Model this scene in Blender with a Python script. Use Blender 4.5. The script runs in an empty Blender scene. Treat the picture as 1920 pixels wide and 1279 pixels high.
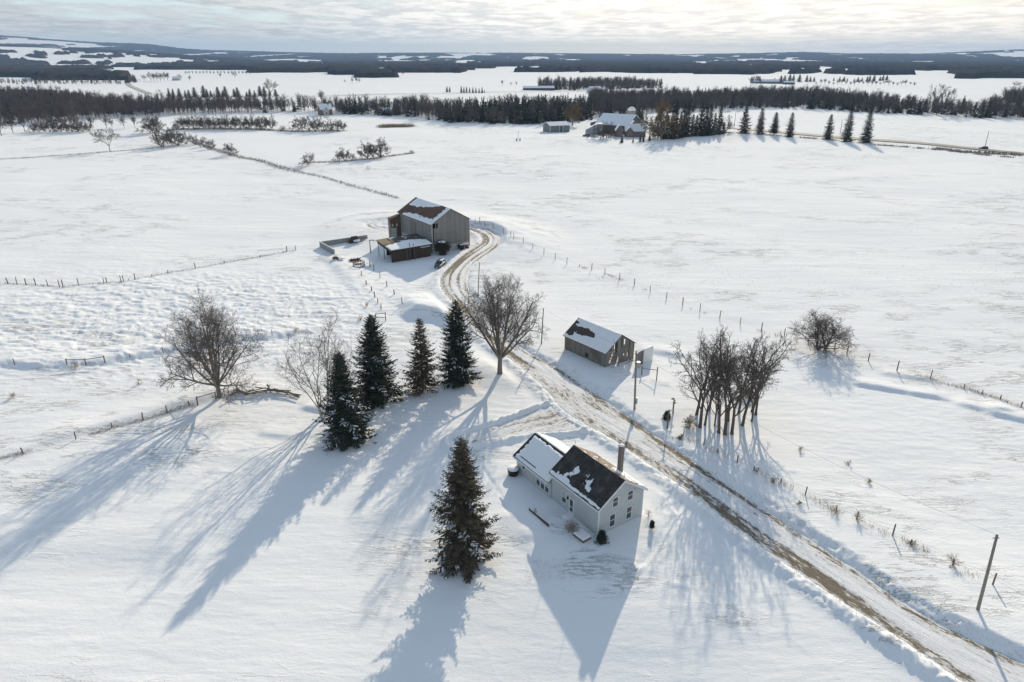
import bpy, math, random
import numpy as np
from mathutils import Vector, Matrix
rad = math.radians
random.seed(7); RS = np.random.RandomState(11)
SC = bpy.context.scene; COL = SC.collection
HC = 50.0; FPX = 1280.0; PITCH = rad(22.7)          # camera height, focal length in pixels of a 1920 wide picture
CP, SP = math.cos(PITCH), math.sin(PITCH)

# ------------------------------------------------------------------ noise
def _hash(ix, iy, seed):
    n = (ix.astype(np.int64) * 374761393 + iy.astype(np.int64) * 668265263 + seed * 1442695041) & 0xffffffff
    n = ((n ^ (n >> 13)) * 1274126177) & 0xffffffff
    return ((n ^ (n >> 16)) & 0xffff) / 65535.0
def vnoise(x, y, seed=0):
    x = np.asarray(x, float); y = np.asarray(y, float)
    ix = np.floor(x); iy = np.floor(y); fx = x - ix; fy = y - iy
    fx = fx * fx * fx * (fx * (fx * 6 - 15) + 10); fy = fy * fy * fy * (fy * (fy * 6 - 15) + 10)
    a = _hash(ix, iy, seed); b = _hash(ix + 1, iy, seed); c = _hash(ix, iy + 1, seed); d = _hash(ix + 1, iy + 1, seed)
    return (a + (b - a) * fx) * (1 - fy) + (c + (d - c) * fx) * fy
def fbm(x, y, o=3, seed=0):
    s = 0; amp = .5; t = 0
    for k in range(o):
        s = s + amp * vnoise(x * 2 ** k + 13.7 * k, y * 2 ** k - 7.1 * k, seed + k); t += amp; amp *= .5
    return s / t
def sst(a, b, x):
    t = np.clip((x - a) / (b - a), 0, 1); return t * t * (3 - 2 * t)

# ------------------------------------------------------------------ pixel -> ground
def ray(px, py):
    u = (px - 960) / FPX; v = (639.5 - py) / FPX
    return u, CP + v * SP, -SP + v * CP
def G0(px, py, z=0.0):
    r = ray(px, py); t = (z - HC) / r[2]; return np.array([r[0] * t, r[1] * t])

# ------------------------------------------------------------------ roads (left edge, right edge), far to near
LANE = [((748,430),(745,437)), ((703,425),(700,429)), ((699,421),(690,420)), ((724,415.5),(722,411)), ((782,413),(780,408)), ((840,420),(840,413)),
        ((880,432),(878,423)), ((891,436),(903,426)), ((904,447),(930,437)), ((900,460),(939,450)), ((880,470),(933,464)), ((862,482),(908,481)),
        ((843,500),(888,497)), ((826,519),(880,512)), ((826,538),(877,535)), ((841,560),(886,556)), ((870,590),(905,577)),
        ((902,630),(938,618)), ((943,663),(980,655)), ((985,697),(1046,691)), ((1035,742),(1085,716)), ((1075,785),(1123,743)), ((1150,826),(1185,788)),
        ((1235,885),(1235,822)), ((1316,942),(1340,893)), ((1452,1046),(1452,967)), ((1587,1137),(1565,1044)), ((1723,1223),(1678,1121)),
        ((1870,1320),(1791,1180)), ((2020,1420),(1920,1239)), ((2300,1590),(2200,1400))]
DRIVE = [((862,838),(858,820)), ((890,832),(885,810)), ((930,826),(925,800)), ((985,815),(975,783)), ((1050,812),(1030,762)), ((1100,800),(1070,752))]
def cr(P, n=8):
    P = np.array(P, float); Q = np.vstack([2 * P[0] - P[1], P, 2 * P[-1] - P[-2]]); out = []
    for i in range(1, len(Q) - 2):
        for k in range(n):
            t = k / n
            out.append(.5 * (2 * Q[i] + (Q[i+1] - Q[i-1]) * t + (2*Q[i-1] - 5*Q[i] + 4*Q[i+1] - Q[i+2]) * t*t + (3*Q[i] - Q[i-1] - 3*Q[i+1] + Q[i+2]) * t**3))
    out.append(P[-1]); return np.array(out)
def lane_pts(L, n=8):
    A = np.array([G0(*a, .2) for a, b in L]); B = np.array([G0(*b, .2) for a, b in L]); C = (A + B) / 2
    T = np.gradient(C, axis=0); T /= np.hypot(*T.T)[:, None]; D = B - A
    w = np.abs(D[:, 0] * -T[:, 1] + D[:, 1] * T[:, 0]) / 2; rows = np.column_stack([C, np.maximum(w, 1.2)])
    return rows, cr(rows, n)
LROW, LP = lane_pts(LANE); DROW, DP = lane_pts(DRIVE)
def resample(P, step):
    d = np.hypot(*np.diff(P[:, :2], axis=0).T); s = np.concatenate([[0], np.cumsum(d)]); n = int(s[-1] / step) + 1
    t = np.linspace(0, s[-1], n); return np.column_stack([np.interp(t, s, P[:, k]) for k in range(P.shape[1])] + [t])
LPS = resample(LP, 2.5); DPS = resample(DP, 1.5)
def polydist(x, y, P):
    """nearest distance (signed, right of the walking-backwards direction +), half width and arc length"""
    best = np.full(x.shape, 1e9); sg = np.zeros(x.shape); w = np.zeros(x.shape); al = np.zeros(x.shape)
    for i in range(len(P) - 1):
        ax, ay = P[i, 0], P[i, 1]; bx, by = P[i+1, 0], P[i+1, 1]; dx, dy = bx - ax, by - ay; L2 = dx*dx + dy*dy
        t = np.clip(((x - ax) * dx + (y - ay) * dy) / L2, 0, 1)
        ex = x - (ax + t * dx); ey = y - (ay + t * dy); d = ex * ex + ey * ey
        m = d < best; best = np.where(m, d, best)
        cx = dx * ey - dy * ex                      # >0: left of travelling direction (far->near) = picture right
        sg = np.where(m, np.sign(cx), sg); w = np.where(m, P[i, 2] + t * (P[i+1, 2] - P[i, 2]), w)
        al = np.where(m, P[i, 3] + t * (P[i+1, 3] - P[i, 3]), al)
    return np.sqrt(best), sg, w, al
# arc length of named stations on the lane, for bank heights
def station(px, py):
    g = G0(px, py); d, s, w, a = polydist(np.array([g[0]]), np.array([g[1]]), LPS); return a[0]
ST = [station(745,433), station(840,416), station(903,430), station(930,455), station(885,490), station(850,540), station(920,620), station(1015,694),
      station(1100,765), station(1200,835), station(1330,918), station(1500,1030), station(1800,1240)]
BR = [.1, .7, 1.7, 1.7, .2, .25, .35, .35, .45, .42, .42, .55, .6]      # bank on the right
BL = [.1, .1, .15, .15, .1, .1, .1, .15, .0, .2, .3, .35, .35]         # windrow on the left
_o = np.argsort(ST); ST = np.array(ST)[_o]; BR = np.array(BR)[_o]; BL = np.array(BL)[_o]
ROADZ = .30

# asymmetric drift ridges: picture points, height, half width near side, far side
DRIFTS = [([(745,592),(800,588),(850,600),(880,618)], 2.3, 2.6, 9), ([(-60,672),(80,686),(180,680),(250,668),(330,655),(420,640),(520,628),(640,612)], .7, 1.4, 6),
          ([(1575,716),(1650,728),(1740,742),(1800,752)], .5, .6, 3), ([(1840,770),(1900,784),(1980,800)], .6, .7, 4), ([(1640,700),(1700,706),(1760,716)], .35, .6, 2.5),
          ([(1780,753),(1850,768),(1910,772)], .4, .7, 3), ([(-40,874),(40,848),(140,812),(270,778),(380,748),(440,736),(560,745)], .55, 1.4, 4),
          ([(930,800),(985,782),(1030,755)], .6, .8, 1.0), ([(560,762),(600,768),(640,775)], .5, .8, 2),
          ([(860,700),(905,690),(950,704),(1000,728)], .7, 4, 5), ([(480,812),(560,820)], .25, .8, 3), ([(300,860),(420,850),(520,868)], .2, 2, 4),
          ([(640,965),(760,960),(800,1000)], .35, 3, 5), ([(940,950),(1000,1000),(1060,1030)], .3, 2, 2), ([(1000,1072),(1090,1092),(1190,1072),(1210,1040)], .35, 1.6, 2),
          ([(1215,905),(1262,960),(1250,1030),(1200,1080)], .25, .5, .5), ([(1180,840),(1225,880),(1262,912)], .5, .8, .8), ([(955,1015),(1010,990),(960,940)], .2, 1, 1.5),
          ([(600,470),(640,500),(690,560)], .5, 2, 4), ([(1185,655),(1240,660),(1290,672)], .5, 1.2, 2.5), ([(1215,722),(1260,727)], .4, .7, 2.5),
          ([(90,905),(240,880),(400,900)], .25, 3, 6), ([(0,1000),(200,1010),(420,990)], .3, 4, 6), ([(1250,1090),(1280,1088),(1300,1100)], .16, .5, .8), ([(1232,768),(1250,774),(1275,786)], .8, .9, 1.5), ([(1236,792),(1262,800),(1300,812)], .4, .7, 1.4), ([(1232,878),(1264,935),(1266,990),(1232,1045),(1170,1105),(1090,1150)], -.14, .32, .32), ([(1222,890),(1250,938),(1251,985),(1220,1036),(1160,1092),(1085,1135)], -.14, .32, .32), ([(868,838),(840,850),(790,862),(720,880)], -.16, .35, .35), ([(868,848),(840,862),(795,876),(730,896)], -.16, .35, .35), ([(880,842),(905,880),(940,930),(962,985)], -.10, .25, .25)]
DR = []
for pts, h, a, b in DRIFTS:
    DR.append((resample(cr([[*G0(*p), h] for p in pts], 4), 2.0), h, a, b))
FARBANK = []
def hills(x, y):
    r = np.hypot(x, y); az = np.degrees(np.arctan2(x, y))
    px = 960 + np.tan(np.arctan2(x, np.maximum(y, 1))) * FPX / CP * (CP * CP + SP * SP) * 1.0 * 1.084 / 1.084
    sky = np.interp(az, [-60,-34.6,-31.8,-29,-26,-24,-22,-18,-14,-3,13,18.5,21.5,24.5,29,32,34,60], [30,25,20.5,16.8,15.5,9,6.5,4.5,2.5,3.2,.8,2.5,4.2,1.5,1.2,4,6.2,9])
    far = (52 + sky / FPX * .98 * 12500) * sst(6500, 12500, r) * (.93 + .12 * fbm(x / 1500, y / 1500, 3, 5))
    near = np.interp(az, [-60,-36,-33,-30,-27,-24,-21,-18], [150,118,104,88,68,45,22,0]) * sst(4000, 6300, r) * (1 - .35 * sst(6800, 9500, r)) * (.9 + .2 * fbm(x / 500, y / 500, 3, 9))
    return np.maximum(far, near)
def height(x, y):
    x = np.asarray(x, float); y = np.asarray(y, float)
    r = np.hypot(x, y); h = np.zeros(x.shape)
    calm = 1.0
    und = (fbm(x / 90, y / 90, 2, 3) - .5) * 2
    h = h + und * 1.1 * sst(120, 260, r) * (1 - sst(1500, 4000, r))
    h = h + (fbm(x / 22, y / 14, 2, 21) - .5) * .42 * (1 - sst(300, 700, r)) - 1.9 * np.exp(-((x - 5) / 17) ** 2 - ((y - 37) / 14) ** 2)
    # wind ripples, stretched along x; stronger on the rough pasture left of the barnyard
    rough = sst(.42, .62, fbm(x / 35, y / 30, 2, 33)) * .6 + .25
    past = np.exp(-(((x + 75) / 55) ** 2 + ((y - 135) / 30) ** 2) ** 2)
    R = np.abs(fbm(x / 3.2 + y / 9, y / 1.15, 2, 41) - .5) * 2
    amp = (.05 * rough + .28 * past) * (1 - sst(260, 420, r))
    h = h + (np.clip(.35 - R, 0, .35) / .35) * amp
    lump = past * .14 * (sst(.55, .8, fbm(x / 5.5, y / 3.2, 2, 77)))
    h = h + lump
    near = r < 420
    if np.any(near):
        xn, yn = x[near], y[near]; hn = h[near]
        for P, hh, a, b in DR:
            cx, cy = P[:, 0].mean(), P[:, 1].mean(); R0 = np.hypot(P[:, 0] - cx, P[:, 1] - cy).max() + 4 * max(a, b)
            m = np.hypot(xn - cx, yn - cy) < R0
            if not m.any(): continue
            d, s, w, al = polydist(xn[m], yn[m], P)
            dxm = P[-1, 0] - P[0, 0]
            sgn = -s * (1 if dxm > 0 else -1)          # + : camera side
            sig = np.where(sgn > 0, a, b); tot = P[-1, 3]
            taper = sst(0, .22, al / tot) * (1 - sst(.78, 1, al / tot))
            prof = np.where(sgn > 0, 1 - sst(0, 1.7, d / sig), np.exp(-(d / sig) ** 2))
            hn[m] += w * prof * (taper * .9 + .1 * (d < sig * .5) * 0) * (.75 + .5 * fbm(xn[m] / 5, yn[m] / 5, 2, 61))
        # roads
        d, s, w, al = polydist(xn, yn, LPS)
        br = np.interp(al, ST, BR); bl = np.interp(al, ST, BL)
        lum = fbm(xn / .75, yn / .75, 3, 91); lum3 = fbm(xn / .5, yn / .5, 2, 93); lum2 = fbm(xn / 4, yn / 4, 2, 95)
        right = s > 0
        e = d - w
        profR = br * sst(-.2, 1.1 + .9 * br, e) * (.85 + .3 * lum2) * (1 - sst(2.5, 24, e)) + .55 * (lum - .5) * (1 - sst(.8, 2.2, e)) * sst(-.2, .5, e)
        baseL = bl * np.exp(-((e - 1.0) / .8) ** 2) * (.5 + lum2) + .50 * (lum3 - .45) * sst(-.1, .5, e) * (1 - sst(1.3, 2.4, e))
        z_side = np.where(right, ROADZ + profR - ROADZ * sst(4, 20, e), ROADZ * (1 - sst(0.2, 3.2, e)) + baseL)
        infl = 1 - sst(4, 22, e)
        inflL = 1 - sst(1.5, 5, e)
        k = np.where(right, infl, inflL)
        tot = np.where(right, z_side + hn * (1 - k), hn * (1 - k) + z_side * 1.0)
        hn = np.where(e < 0, ROADZ - .22, tot)
        d, s, w, al = polydist(xn, yn, DPS); e2 = d - w
        bank = .55 * np.exp(-((e2 - .7) / .55) ** 2) * (.6 + .8 * lum)
        kk = 1 - sst(0, 2.0, e2)
        hn = np.where(e < 1.2, hn, np.where(e2 < 0, ROADZ - .28, hn * (1 - kk) + kk * (ROADZ - .28) * (1 - sst(0, .3, e2)) + kk * hn * sst(0, .3, e2) + bank))
        h[near] = hn
    h = h + hills(x, y)
    return h
def hz(x, y): return float(height(np.array([x]), np.array([y]))[0])
def G(px, py, dz=0.0):
    """ground point seen at a picture position"""
    z = 0.0
    for _ in range(6):
        g = G0(px, py, z + dz); z = .5 * z + .5 * hz(g[0], g[1]) if _ else hz(g[0], g[1])
    g = G0(px, py, z + dz); return np.array([g[0], g[1], hz(g[0], g[1])])

# ------------------------------------------------------------------ mesh helpers
class MB:
    def __init__(s): s.v = []; s.f = []; s.n = 0
    def add(s, V, F):
        V = [tuple(map(float, p)) for p in V]; s.f += [tuple(i + s.n for i in f) for f in F]; s.v += V; s.n += len(V); return s
    def box(s, x0, x1, y0, y1, z0, z1):
        return s.add([(x0,y0,z0),(x1,y0,z0),(x1,y1,z0),(x0,y1,z0),(x0,y0,z1),(x1,y0,z1),(x1,y1,z1),(x0,y1,z1)],
                     [(0,3,2,1),(4,5,6,7),(0,1,5,4),(1,2,6,5),(2,3,7,6),(3,0,4,7)])
    def prism(s, poly, ax, a0, a1):
        """poly: 2-D outline; ax: axis it is pushed along (0: poly=(y,z), 1: poly=(x,z), 2: poly=(x,y))"""
        def P(q, a): return (a, q[0], q[1]) if ax == 0 else ((q[0], a, q[1]) if ax == 1 else (q[0], q[1], a))
        n = len(poly); V = [P(q, a0) for q in poly] + [P(q, a1) for q in poly]
        return s.add(V, [tuple(range(n - 1, -1, -1)), tuple(range(n, 2 * n))] + [(i, (i+1) % n, n + (i+1) % n, n + i) for i in range(n)])
    def tube(s, pts, rs, k=6, cap=True):
        pts = [np.array(p, float) for p in pts]; n = len(pts)
        if not hasattr(rs, '__len__'): rs = [rs] * n
        V = []; pu = None
        for i in range(n):
            t = pts[min(i+1, n-1)] - pts[max(i-1, 0)]; t = t / (np.linalg.norm(t) + 1e-9)
            if pu is None: pu = np.cross(t, (0, 0, 1) if abs(t[2]) < .9 else (1, 0, 0))
            pu = pu - t * pu.dot(t); pu /= np.linalg.norm(pu) + 1e-9; w = np.cross(t, pu)
            for j in range(k):
                a = 2 * math.pi * j / k; V.append(pts[i] + rs[i] * (math.cos(a) * pu + math.sin(a) * w))
        F = [(i*k+j, i*k+(j+1)%k, (i+1)*k+(j+1)%k, (i+1)*k+j) for i in range(n-1) for j in range(k)]
        if cap: F += [tuple(range(k-1, -1, -1)), tuple(range((n-1)*k, n*k))]
        return s.add(V, F)
    def cyl(s, c, r, z0, z1, k=12, r1=None): return s.tube([(c[0],c[1],z0),(c[0],c[1],z1)], [r, r if r1 is None else r1], k)
    def dome(s, c, r, h, k=12, m=4):
        V = []
        for i in range(m):
            a = i / m * math.pi / 2
            V += [(c[0] + r*math.cos(a)*math.cos(2*math.pi*j/k), c[1] + r*math.cos(a)*math.sin(2*math.pi*j/k), c[2] + h*math.sin(a)) for j in range(k)]
        V.append((c[0], c[1], c[2] + h)); F = [(i*k+j, i*k+(j+1)%k, (i+1)*k+(j+1)%k, (i+1)*k+j) for i in range(m-1) for j in range(k)]
        F += [((m-1)*k+j, (m-1)*k+(j+1)%k, m*k) for j in range(k)] + [tuple(range(k-1, -1, -1))]
        return s.add(V, F)
    def build(s, name, mat, parent=None, smooth=False, bevel=0):
        me = bpy.data.meshes.new(name); me.from_pydata(s.v, [], s.f); me.update()
        o = link(name, me, mat, parent, smooth)
        if bevel:
            b = o.modifiers.new('bevel', 'BEVEL'); b.width = bevel; b.segments = 2; b.limit_method = 'ANGLE'
        return o
def link(name, me, mat, parent=None, smooth=False):
    me.materials.append(mat)
    if smooth: me.shade_smooth()
    o = bpy.data.objects.new(name, me); COL.objects.link(o)
    if parent is not None: o.parent = parent
    return o
def npmesh(name, V, F):
    """V (n,3); F (m,k) arrays"""
    me = bpy.data.meshes.new(name); V = np.asarray(V, np.float32); F = np.asarray(F, np.int32)
    me.vertices.add(len(V)); me.vertices.foreach_set('co', V.ravel())
    me.loops.add(F.size); me.loops.foreach_set('vertex_index', F.ravel())
    me.polygons.add(len(F)); me.polygons.foreach_set('loop_start', np.arange(len(F), dtype=np.int32) * F.shape[1])
    me.update(calc_edges=True); me.validate(); return me
def tag(o, label=None, cat=None, group=None, kind=None):
    if label: o['label'] = label
    if cat: o['category'] = cat
    if group: o['group'] = group
    if kind: o['kind'] = kind
    return o
def empty(name, loc, rz, label, cat, group=None):
    o = bpy.data.objects.new(name, None); COL.objects.link(o); o.location = tuple(map(float, loc)); o.rotation_euler = (0, 0, rz)
    o.empty_display_size = .3
    return tag(o, label, cat, group)
KIDS = {}
def copy_thing(src, loc, rz=0, sc=(1, 1, 1), label=None, group=None, cat=None):
    o = src.copy(); COL.objects.link(o); o.location = tuple(map(float, loc)); o.rotation_euler = (0, 0, rz); o.scale = sc
    tag(o, label, cat, group)
    for ch in KIDS[src.name]:
        c = ch.copy(); COL.objects.link(c); c.parent = o
    return o
_words = 'first second third fourth fifth sixth seventh eighth ninth tenth eleventh twelfth thirteenth fourteenth fifteenth sixteenth seventeenth eighteenth nineteenth twentieth'.split()
def nth(i):
    if i < 20: return _words[i]
    t = ['twenty', 'thirty', 'forty', 'fifty', 'sixty', 'seventy'][(i + 1) // 10 - 2]; r = (i + 1) % 10
    return t + '-' + _words[r - 1] if r else t[:-1] + 'ieth'

# ------------------------------------------------------------------ materials
class NT:
    def __init__(s, name):
        s.m = bpy.data.materials.new(name); s.m.use_nodes = True; s.t = s.m.node_tree; s.b = s.t.nodes['Principled BSDF']
    def n(s, typ, **kw):
        o = s.t.nodes.new(typ)
        for k, v in kw.items():
            if k in o.inputs.keys() if isinstance(k, str) else False: o.inputs[k].default_value = v
            else: setattr(o, k, v)
        return o
    def l(s, a, b): s.t.links.new(a, b)
    def math(s, op, a, b=None, c=None, clamp=False):
        o = s.t.nodes.new('ShaderNodeMath'); o.operation = op; o.use_clamp = clamp
        for i, q in enumerate((a, b, c)):
            if q is None: continue
            if isinstance(q, (int, float)): o.inputs[i].default_value = q
            else: s.l(q, o.inputs[i])
        return o.outputs[0]
    def noise(s, vec, scale, detail=3, rough=.55):
        o = s.t.nodes.new('ShaderNodeTexNoise'); o.inputs['Scale'].default_value = scale; o.inputs['Detail'].default_value = detail
        o.inputs['Roughness'].default_value = rough
        if vec is not None: s.l(vec, o.inputs['Vector'])
        return o.outputs['Fac']
    def mapv(s, vec, sc=(1,1,1), rot=(0,0,0), loc=(0,0,0)):
        o = s.t.nodes.new('ShaderNodeMapping'); o.inputs['Scale'].default_value = sc; o.inputs['Rotation'].default_value = rot; o.inputs['Location'].default_value = loc
        s.l(vec, o.inputs['Vector']); return o.outputs[0]
    def coord(s, k='Object'): return s.t.nodes.new('ShaderNodeTexCoord').outputs[k]
    def mix(s, f, a, b):
        o = s.t.nodes.new('ShaderNodeMix'); o.data_type = 'RGBA'
        for i, q in ((0, f), (6, a), (7, b)):
            if isinstance(q, (int, float)): o.inputs[i].default_value = q
            elif isinstance(q, tuple): o.inputs[i].default_value = (*q, 1)
            else: s.l(q, o.inputs[i])
        return o.outputs[2]
    def ramp(s, f, a, b):
        o = s.t.nodes.new('ShaderNodeMapRange'); o.interpolation_type = 'SMOOTHSTEP'; o.inputs[1].default_value = a; o.inputs[2].default_value = b; s.l(f, o.inputs[0]); return o.outputs[0]
    def bump(s, h, strength, dist):
        o = s.t.nodes.new('ShaderNodeBump'); o.inputs['Strength'].default_value = strength; o.inputs['Distance'].default_value = dist; s.l(h, o.inputs['Height']); s.l(o.outputs[0], s.b.inputs['Normal']); return o
    def col(s, c):
        if isinstance(c, tuple): s.b.inputs['Base Color'].default_value = (*c, 1)
        else: s.l(c, s.b.inputs['Base Color'])
    def rough(s, r): s.b.inputs['Roughness'].default_value = r
    def spec(s, r): s.b.inputs['Specular IOR Level'].default_value = r

def plain(name, c, rough=.7, var=.25, scale=6, spec=.3, metal=0):
    t = NT(name); f = t.noise(t.coord(), scale, 4)
    t.col(t.mix(f, tuple(q * (1 - var) for q in c), tuple(min(1, q * (1 + var)) for q in c))); t.rough(rough); t.spec(spec); t.b.inputs['Metallic'].default_value = metal
    return t.m
def planks(name, c, w=.24, dark=.45, rough=.9, tint=None):
    t = NT(name); co = t.coord(); sx = t.n('ShaderNodeSeparateXYZ'); t.l(co, sx.inputs[0])
    xy = t.math('ADD', sx.outputs[0], sx.outputs[1]); q = t.math('DIVIDE', xy, w); fl = t.math('FLOOR', q); fr = t.math('SUBTRACT', q, fl)
    wn = t.n('ShaderNodeTexWhiteNoise'); wn.noise_dimensions = '1D'; t.l(fl, wn.inputs['W'])
    gap = t.ramp(t.math('ABSOLUTE', t.math('SUBTRACT', fr, .5)), .5, .42)
    st = t.noise(t.mapv(co, (7, 7, .5)), 1.0, 4); big = t.noise(co, .35, 3)
    v = t.math('ADD', t.math('MULTIPLY', wn.outputs[0], .5), t.math('MULTIPLY', st, .7)); v = t.math('ADD', v, t.math('MULTIPLY', big, .4)); v = t.math('MULTIPLY', v, .7)
    col = t.mix(v, tuple(q_ * dark for q_ in c), tuple(q_ * 1.25 for q_ in c))
    if tint: col = t.mix(t.ramp(t.noise(t.mapv(co, (1, 1, .5)), .5, 3), .5, .62), col, tint)
    t.col(t.mix(gap, tuple(q_ * .25 for q_ in c), col)); t.rough(rough); t.spec(.15)
    t.bump(t.math('ADD', gap, t.math('MULTIPLY', st, .3)), .6, .03); return t.m
def siding(name, c):
    t = NT(name); co = t.coord(); sx = t.n('ShaderNodeSeparateXYZ'); t.l(co, sx.inputs[0])
    q = t.math('DIVIDE', sx.outputs[2], .2); fr = t.math('FRACT', q)
    f = t.noise(t.mapv(co, (1, 1, .3)), 1.2, 4)
    col = t.mix(f, tuple(x * .88 for x in c), tuple(x * 1.06 for x in c)); t.col(t.mix(t.ramp(fr, .12, .0), col, tuple(x * .55 for x in c))); t.rough(.55); t.spec(.3)
    t.bump(fr, .5, .02); return t.m
def shingle(name, a, b, w=.3, sc=1.0):
    t = NT(name); co = t.coord('UV'); br = t.n('ShaderNodeTexBrick'); t.l(co, br.inputs['Vector'])
    br.inputs['Scale'].default_value = sc; br.inputs['Brick Width'].default_value = .33; br.inputs['Row Height'].default_value = .16; br.inputs['Mortar Size'].default_value = .012
    br.inputs['Color1'].default_value = (*a, 1); br.inputs['Color2'].default_value = (*b, 1); br.inputs['Mortar'].default_value = (*[q * .4 for q in a], 1)
    f = t.noise(t.coord(), 1.1, 4); t.col(t.mix(t.ramp(f, .35, .75), br.outputs[0], tuple(q * 1.5 for q in b))); t.rough(.85); t.spec(.25); return t.m
def rusty(name, a, b, rib=.6):
    t = NT(name); co = t.coord(); f = t.ramp(t.noise(t.mapv(co, (1, 1, 1)), .8, 6, .65), .35, .65); g = t.noise(t.mapv(co, (3, .4, 3)), 2, 4)
    sx = t.n('ShaderNodeSeparateXYZ'); t.l(co, sx.inputs[0]); seam = t.ramp(t.math('ABSOLUTE', t.math('SUBTRACT', t.math('FRACT', t.math('DIVIDE', sx.outputs[1], rib)), .5)), .46, .5)
    col = t.mix(f, a, b); col = t.mix(t.math('MULTIPLY', g, .5), col, tuple(q * .4 for q in a)); t.col(t.mix(t.math('MULTIPLY', seam, .6), col, tuple(q * .3 for q in a))); t.rough(.75); t.spec(.3)
    t.bump(seam, .6, .04); return t.m

def snow_mat(name='snow_cover', c=(.86, .865, .875)):
    t = NT(name); co = t.coord(); t.col(c); t.rough(.85); t.spec(.1); t.bump(t.noise(co, 5, 4), .35, .05); return t.m
M = {}
M['snow'] = snow_mat()
def ground_mat():
    t = NT('snow_field'); co = t.coord()
    v1 = t.mapv(co, (.45, .95, 1), (0, 0, rad(16))); n1 = t.noise(v1, 1.0, 5, .62)
    v2 = t.mapv(co, (.12, .5, 1), (0, 0, rad(10))); n2 = t.noise(v2, .6, 3)
    fine = t.noise(t.mapv(co, (1.2, 2.6, 1)), 2.2, 4, .7)
    # sastrugi: narrow crests in patches
    w = t.noise(t.mapv(co, (.22, 1.05, 1), (0, 0, rad(-8))), .9, 5, .65)
    crest = t.ramp(t.math('ABSOLUTE', t.math('SUBTRACT', w, .5)), .035, .0)
    patch = t.ramp(t.noise(t.mapv(co, (.016, .03, 1)), 1.0, 3), .44, .62)
    patch2 = t.ramp(t.noise(t.mapv(co, (.11, .2, 1)), 1.0, 2), .46, .60)
    cr_ = t.math('MULTIPLY', crest, t.math('MULTIPLY', patch, patch2))
    h = t.math('ADD', t.math('MULTIPLY', n1, t.math('ADD', .07, t.math('MULTIPLY', patch, .10))), t.math('MULTIPLY', fine, .045)); h = t.math('ADD', h, t.math('MULTIPLY', cr_, .20)); h = t.math('ADD', h, t.math('MULTIPLY', n2, .30))
    t.bump(h, 1.0, .62)
    # thin snow: stubble showing on crests
    st = t.ramp(t.noise(t.mapv(co, (.5, 2.2, 1), (0, 0, rad(-5))), 1.3, 4, .7), .58, .70)
    stub = t.math('MULTIPLY', t.math('MULTIPLY', st, patch2), t.math('MULTIPLY', patch, .06))
    base = t.mix(n2, (.82, .825, .835), (.87, .87, .87))
    t.col(t.mix(stub, base, (.34, .32, .29))); t.rough(1); t.spec(.03); return t.m
M['ground'] = ground_mat()
def road_mat(name, amount):
    t = NT(name); uv = t.coord('UV'); at = t.n('ShaderNodeAttribute'); at.attribute_name = 'track'
    v = t.mapv(uv, (2.8, .8, 1)); n = t.noise(v, 1.0, 7, .75); n3 = t.noise(t.mapv(uv, (7.5, 3.2, 1)), 1.0, 5, .75); big = t.noise(t.mapv(uv, (.3, .07, 1)), 1.0, 2)
    q = t.math('ADD', at.outputs['Fac'], t.math('MULTIPLY', t.math('SUBTRACT', n, .5), 3.2)); q = t.math('ADD', q, t.math('MULTIPLY', t.math('SUBTRACT', n3, .5), 1.3))
    q = t.math('ADD', q, t.math('MULTIPLY', t.math('SUBTRACT', big, .5), 1.6)); br = t.ramp(q, .56, .80)
    dirt = t.mix(n3, (.07, .055, .035), (.24, .19, .125)); stain = t.ramp(q, .05, .8)
    snow = t.mix(t.math('MULTIPLY', stain, .75), (.80, .80, .815), (.55, .515, .47))
    t.col(t.mix(t.math('MULTIPLY', br, amount), snow, dirt)); t.rough(.85); t.spec(.12)
    ln_ = t.noise(t.mapv(uv, (6, .05, 1)), 1.0, 3, .6); t.bump(t.math('ADD', t.math('ADD', t.math('MULTIPLY', n, .5), t.math('MULTIPLY', n3, .4)), t.math('MULTIPLY', ln_, .6)), 1.0, .15); return t.m
M['road'] = road_mat('packed_snow_gravel', .92); M['drive'] = road_mat('packed_snow_drive', .8)
M['house_wall'] = siding('pale_siding', (.50, .53, .53)); M['trim'] = plain('white_trim', (.72, .73, .74), .5, .06)
M['glass'] = plain('window_glass', (.05, .06, .065), .12, .3, 2, .6); M['curtain'] = plain('curtain', (.42, .43, .42), .8, .1)
M['shingle'] = shingle('charcoal_shingle', (.045, .043, .042), (.062, .058, .055)); M['shingle_b'] = shingle('brown_shingle', (.20, .16, .125), (.24, .195, .15))
def brick(name, a, b, m):
    t = NT(name); co = t.coord(); sx = t.n('ShaderNodeSeparateXYZ'); t.l(co, sx.inputs[0]); cb = t.n('ShaderNodeCombineXYZ'); t.l(t.math('ADD', sx.outputs[0], sx.outputs[1]), cb.inputs[0]); t.l(sx.outputs[2], cb.inputs[1])
    br = t.n('ShaderNodeTexBrick'); t.l(cb.outputs[0], br.inputs['Vector']); br.inputs['Scale'].default_value = 4
    br.inputs['Color1'].default_value = (*a, 1); br.inputs['Color2'].default_value = (*b, 1); br.inputs['Mortar'].default_value = (*m, 1); t.col(br.outputs[0]); t.rough(.9); return t.m
M['brick'] = brick('grey_brick', (.13, .115, .105), (.18, .16, .14), (.24, .23, .21)); M['brickred'] = brick('brown_brick', (.17, .10, .07), (.22, .14, .10), (.3, .27, .25))
M['barnwood'] = planks('weathered_boards', (.30, .29, .275), .26); M['shedwood'] = planks('old_grey_boards', (.27, .26, .245), .22, .35)
M['shedside'] = planks('old_brown_boards', (.25, .235, .21), .22, .4, tint=(.17, .15, .125))
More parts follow.
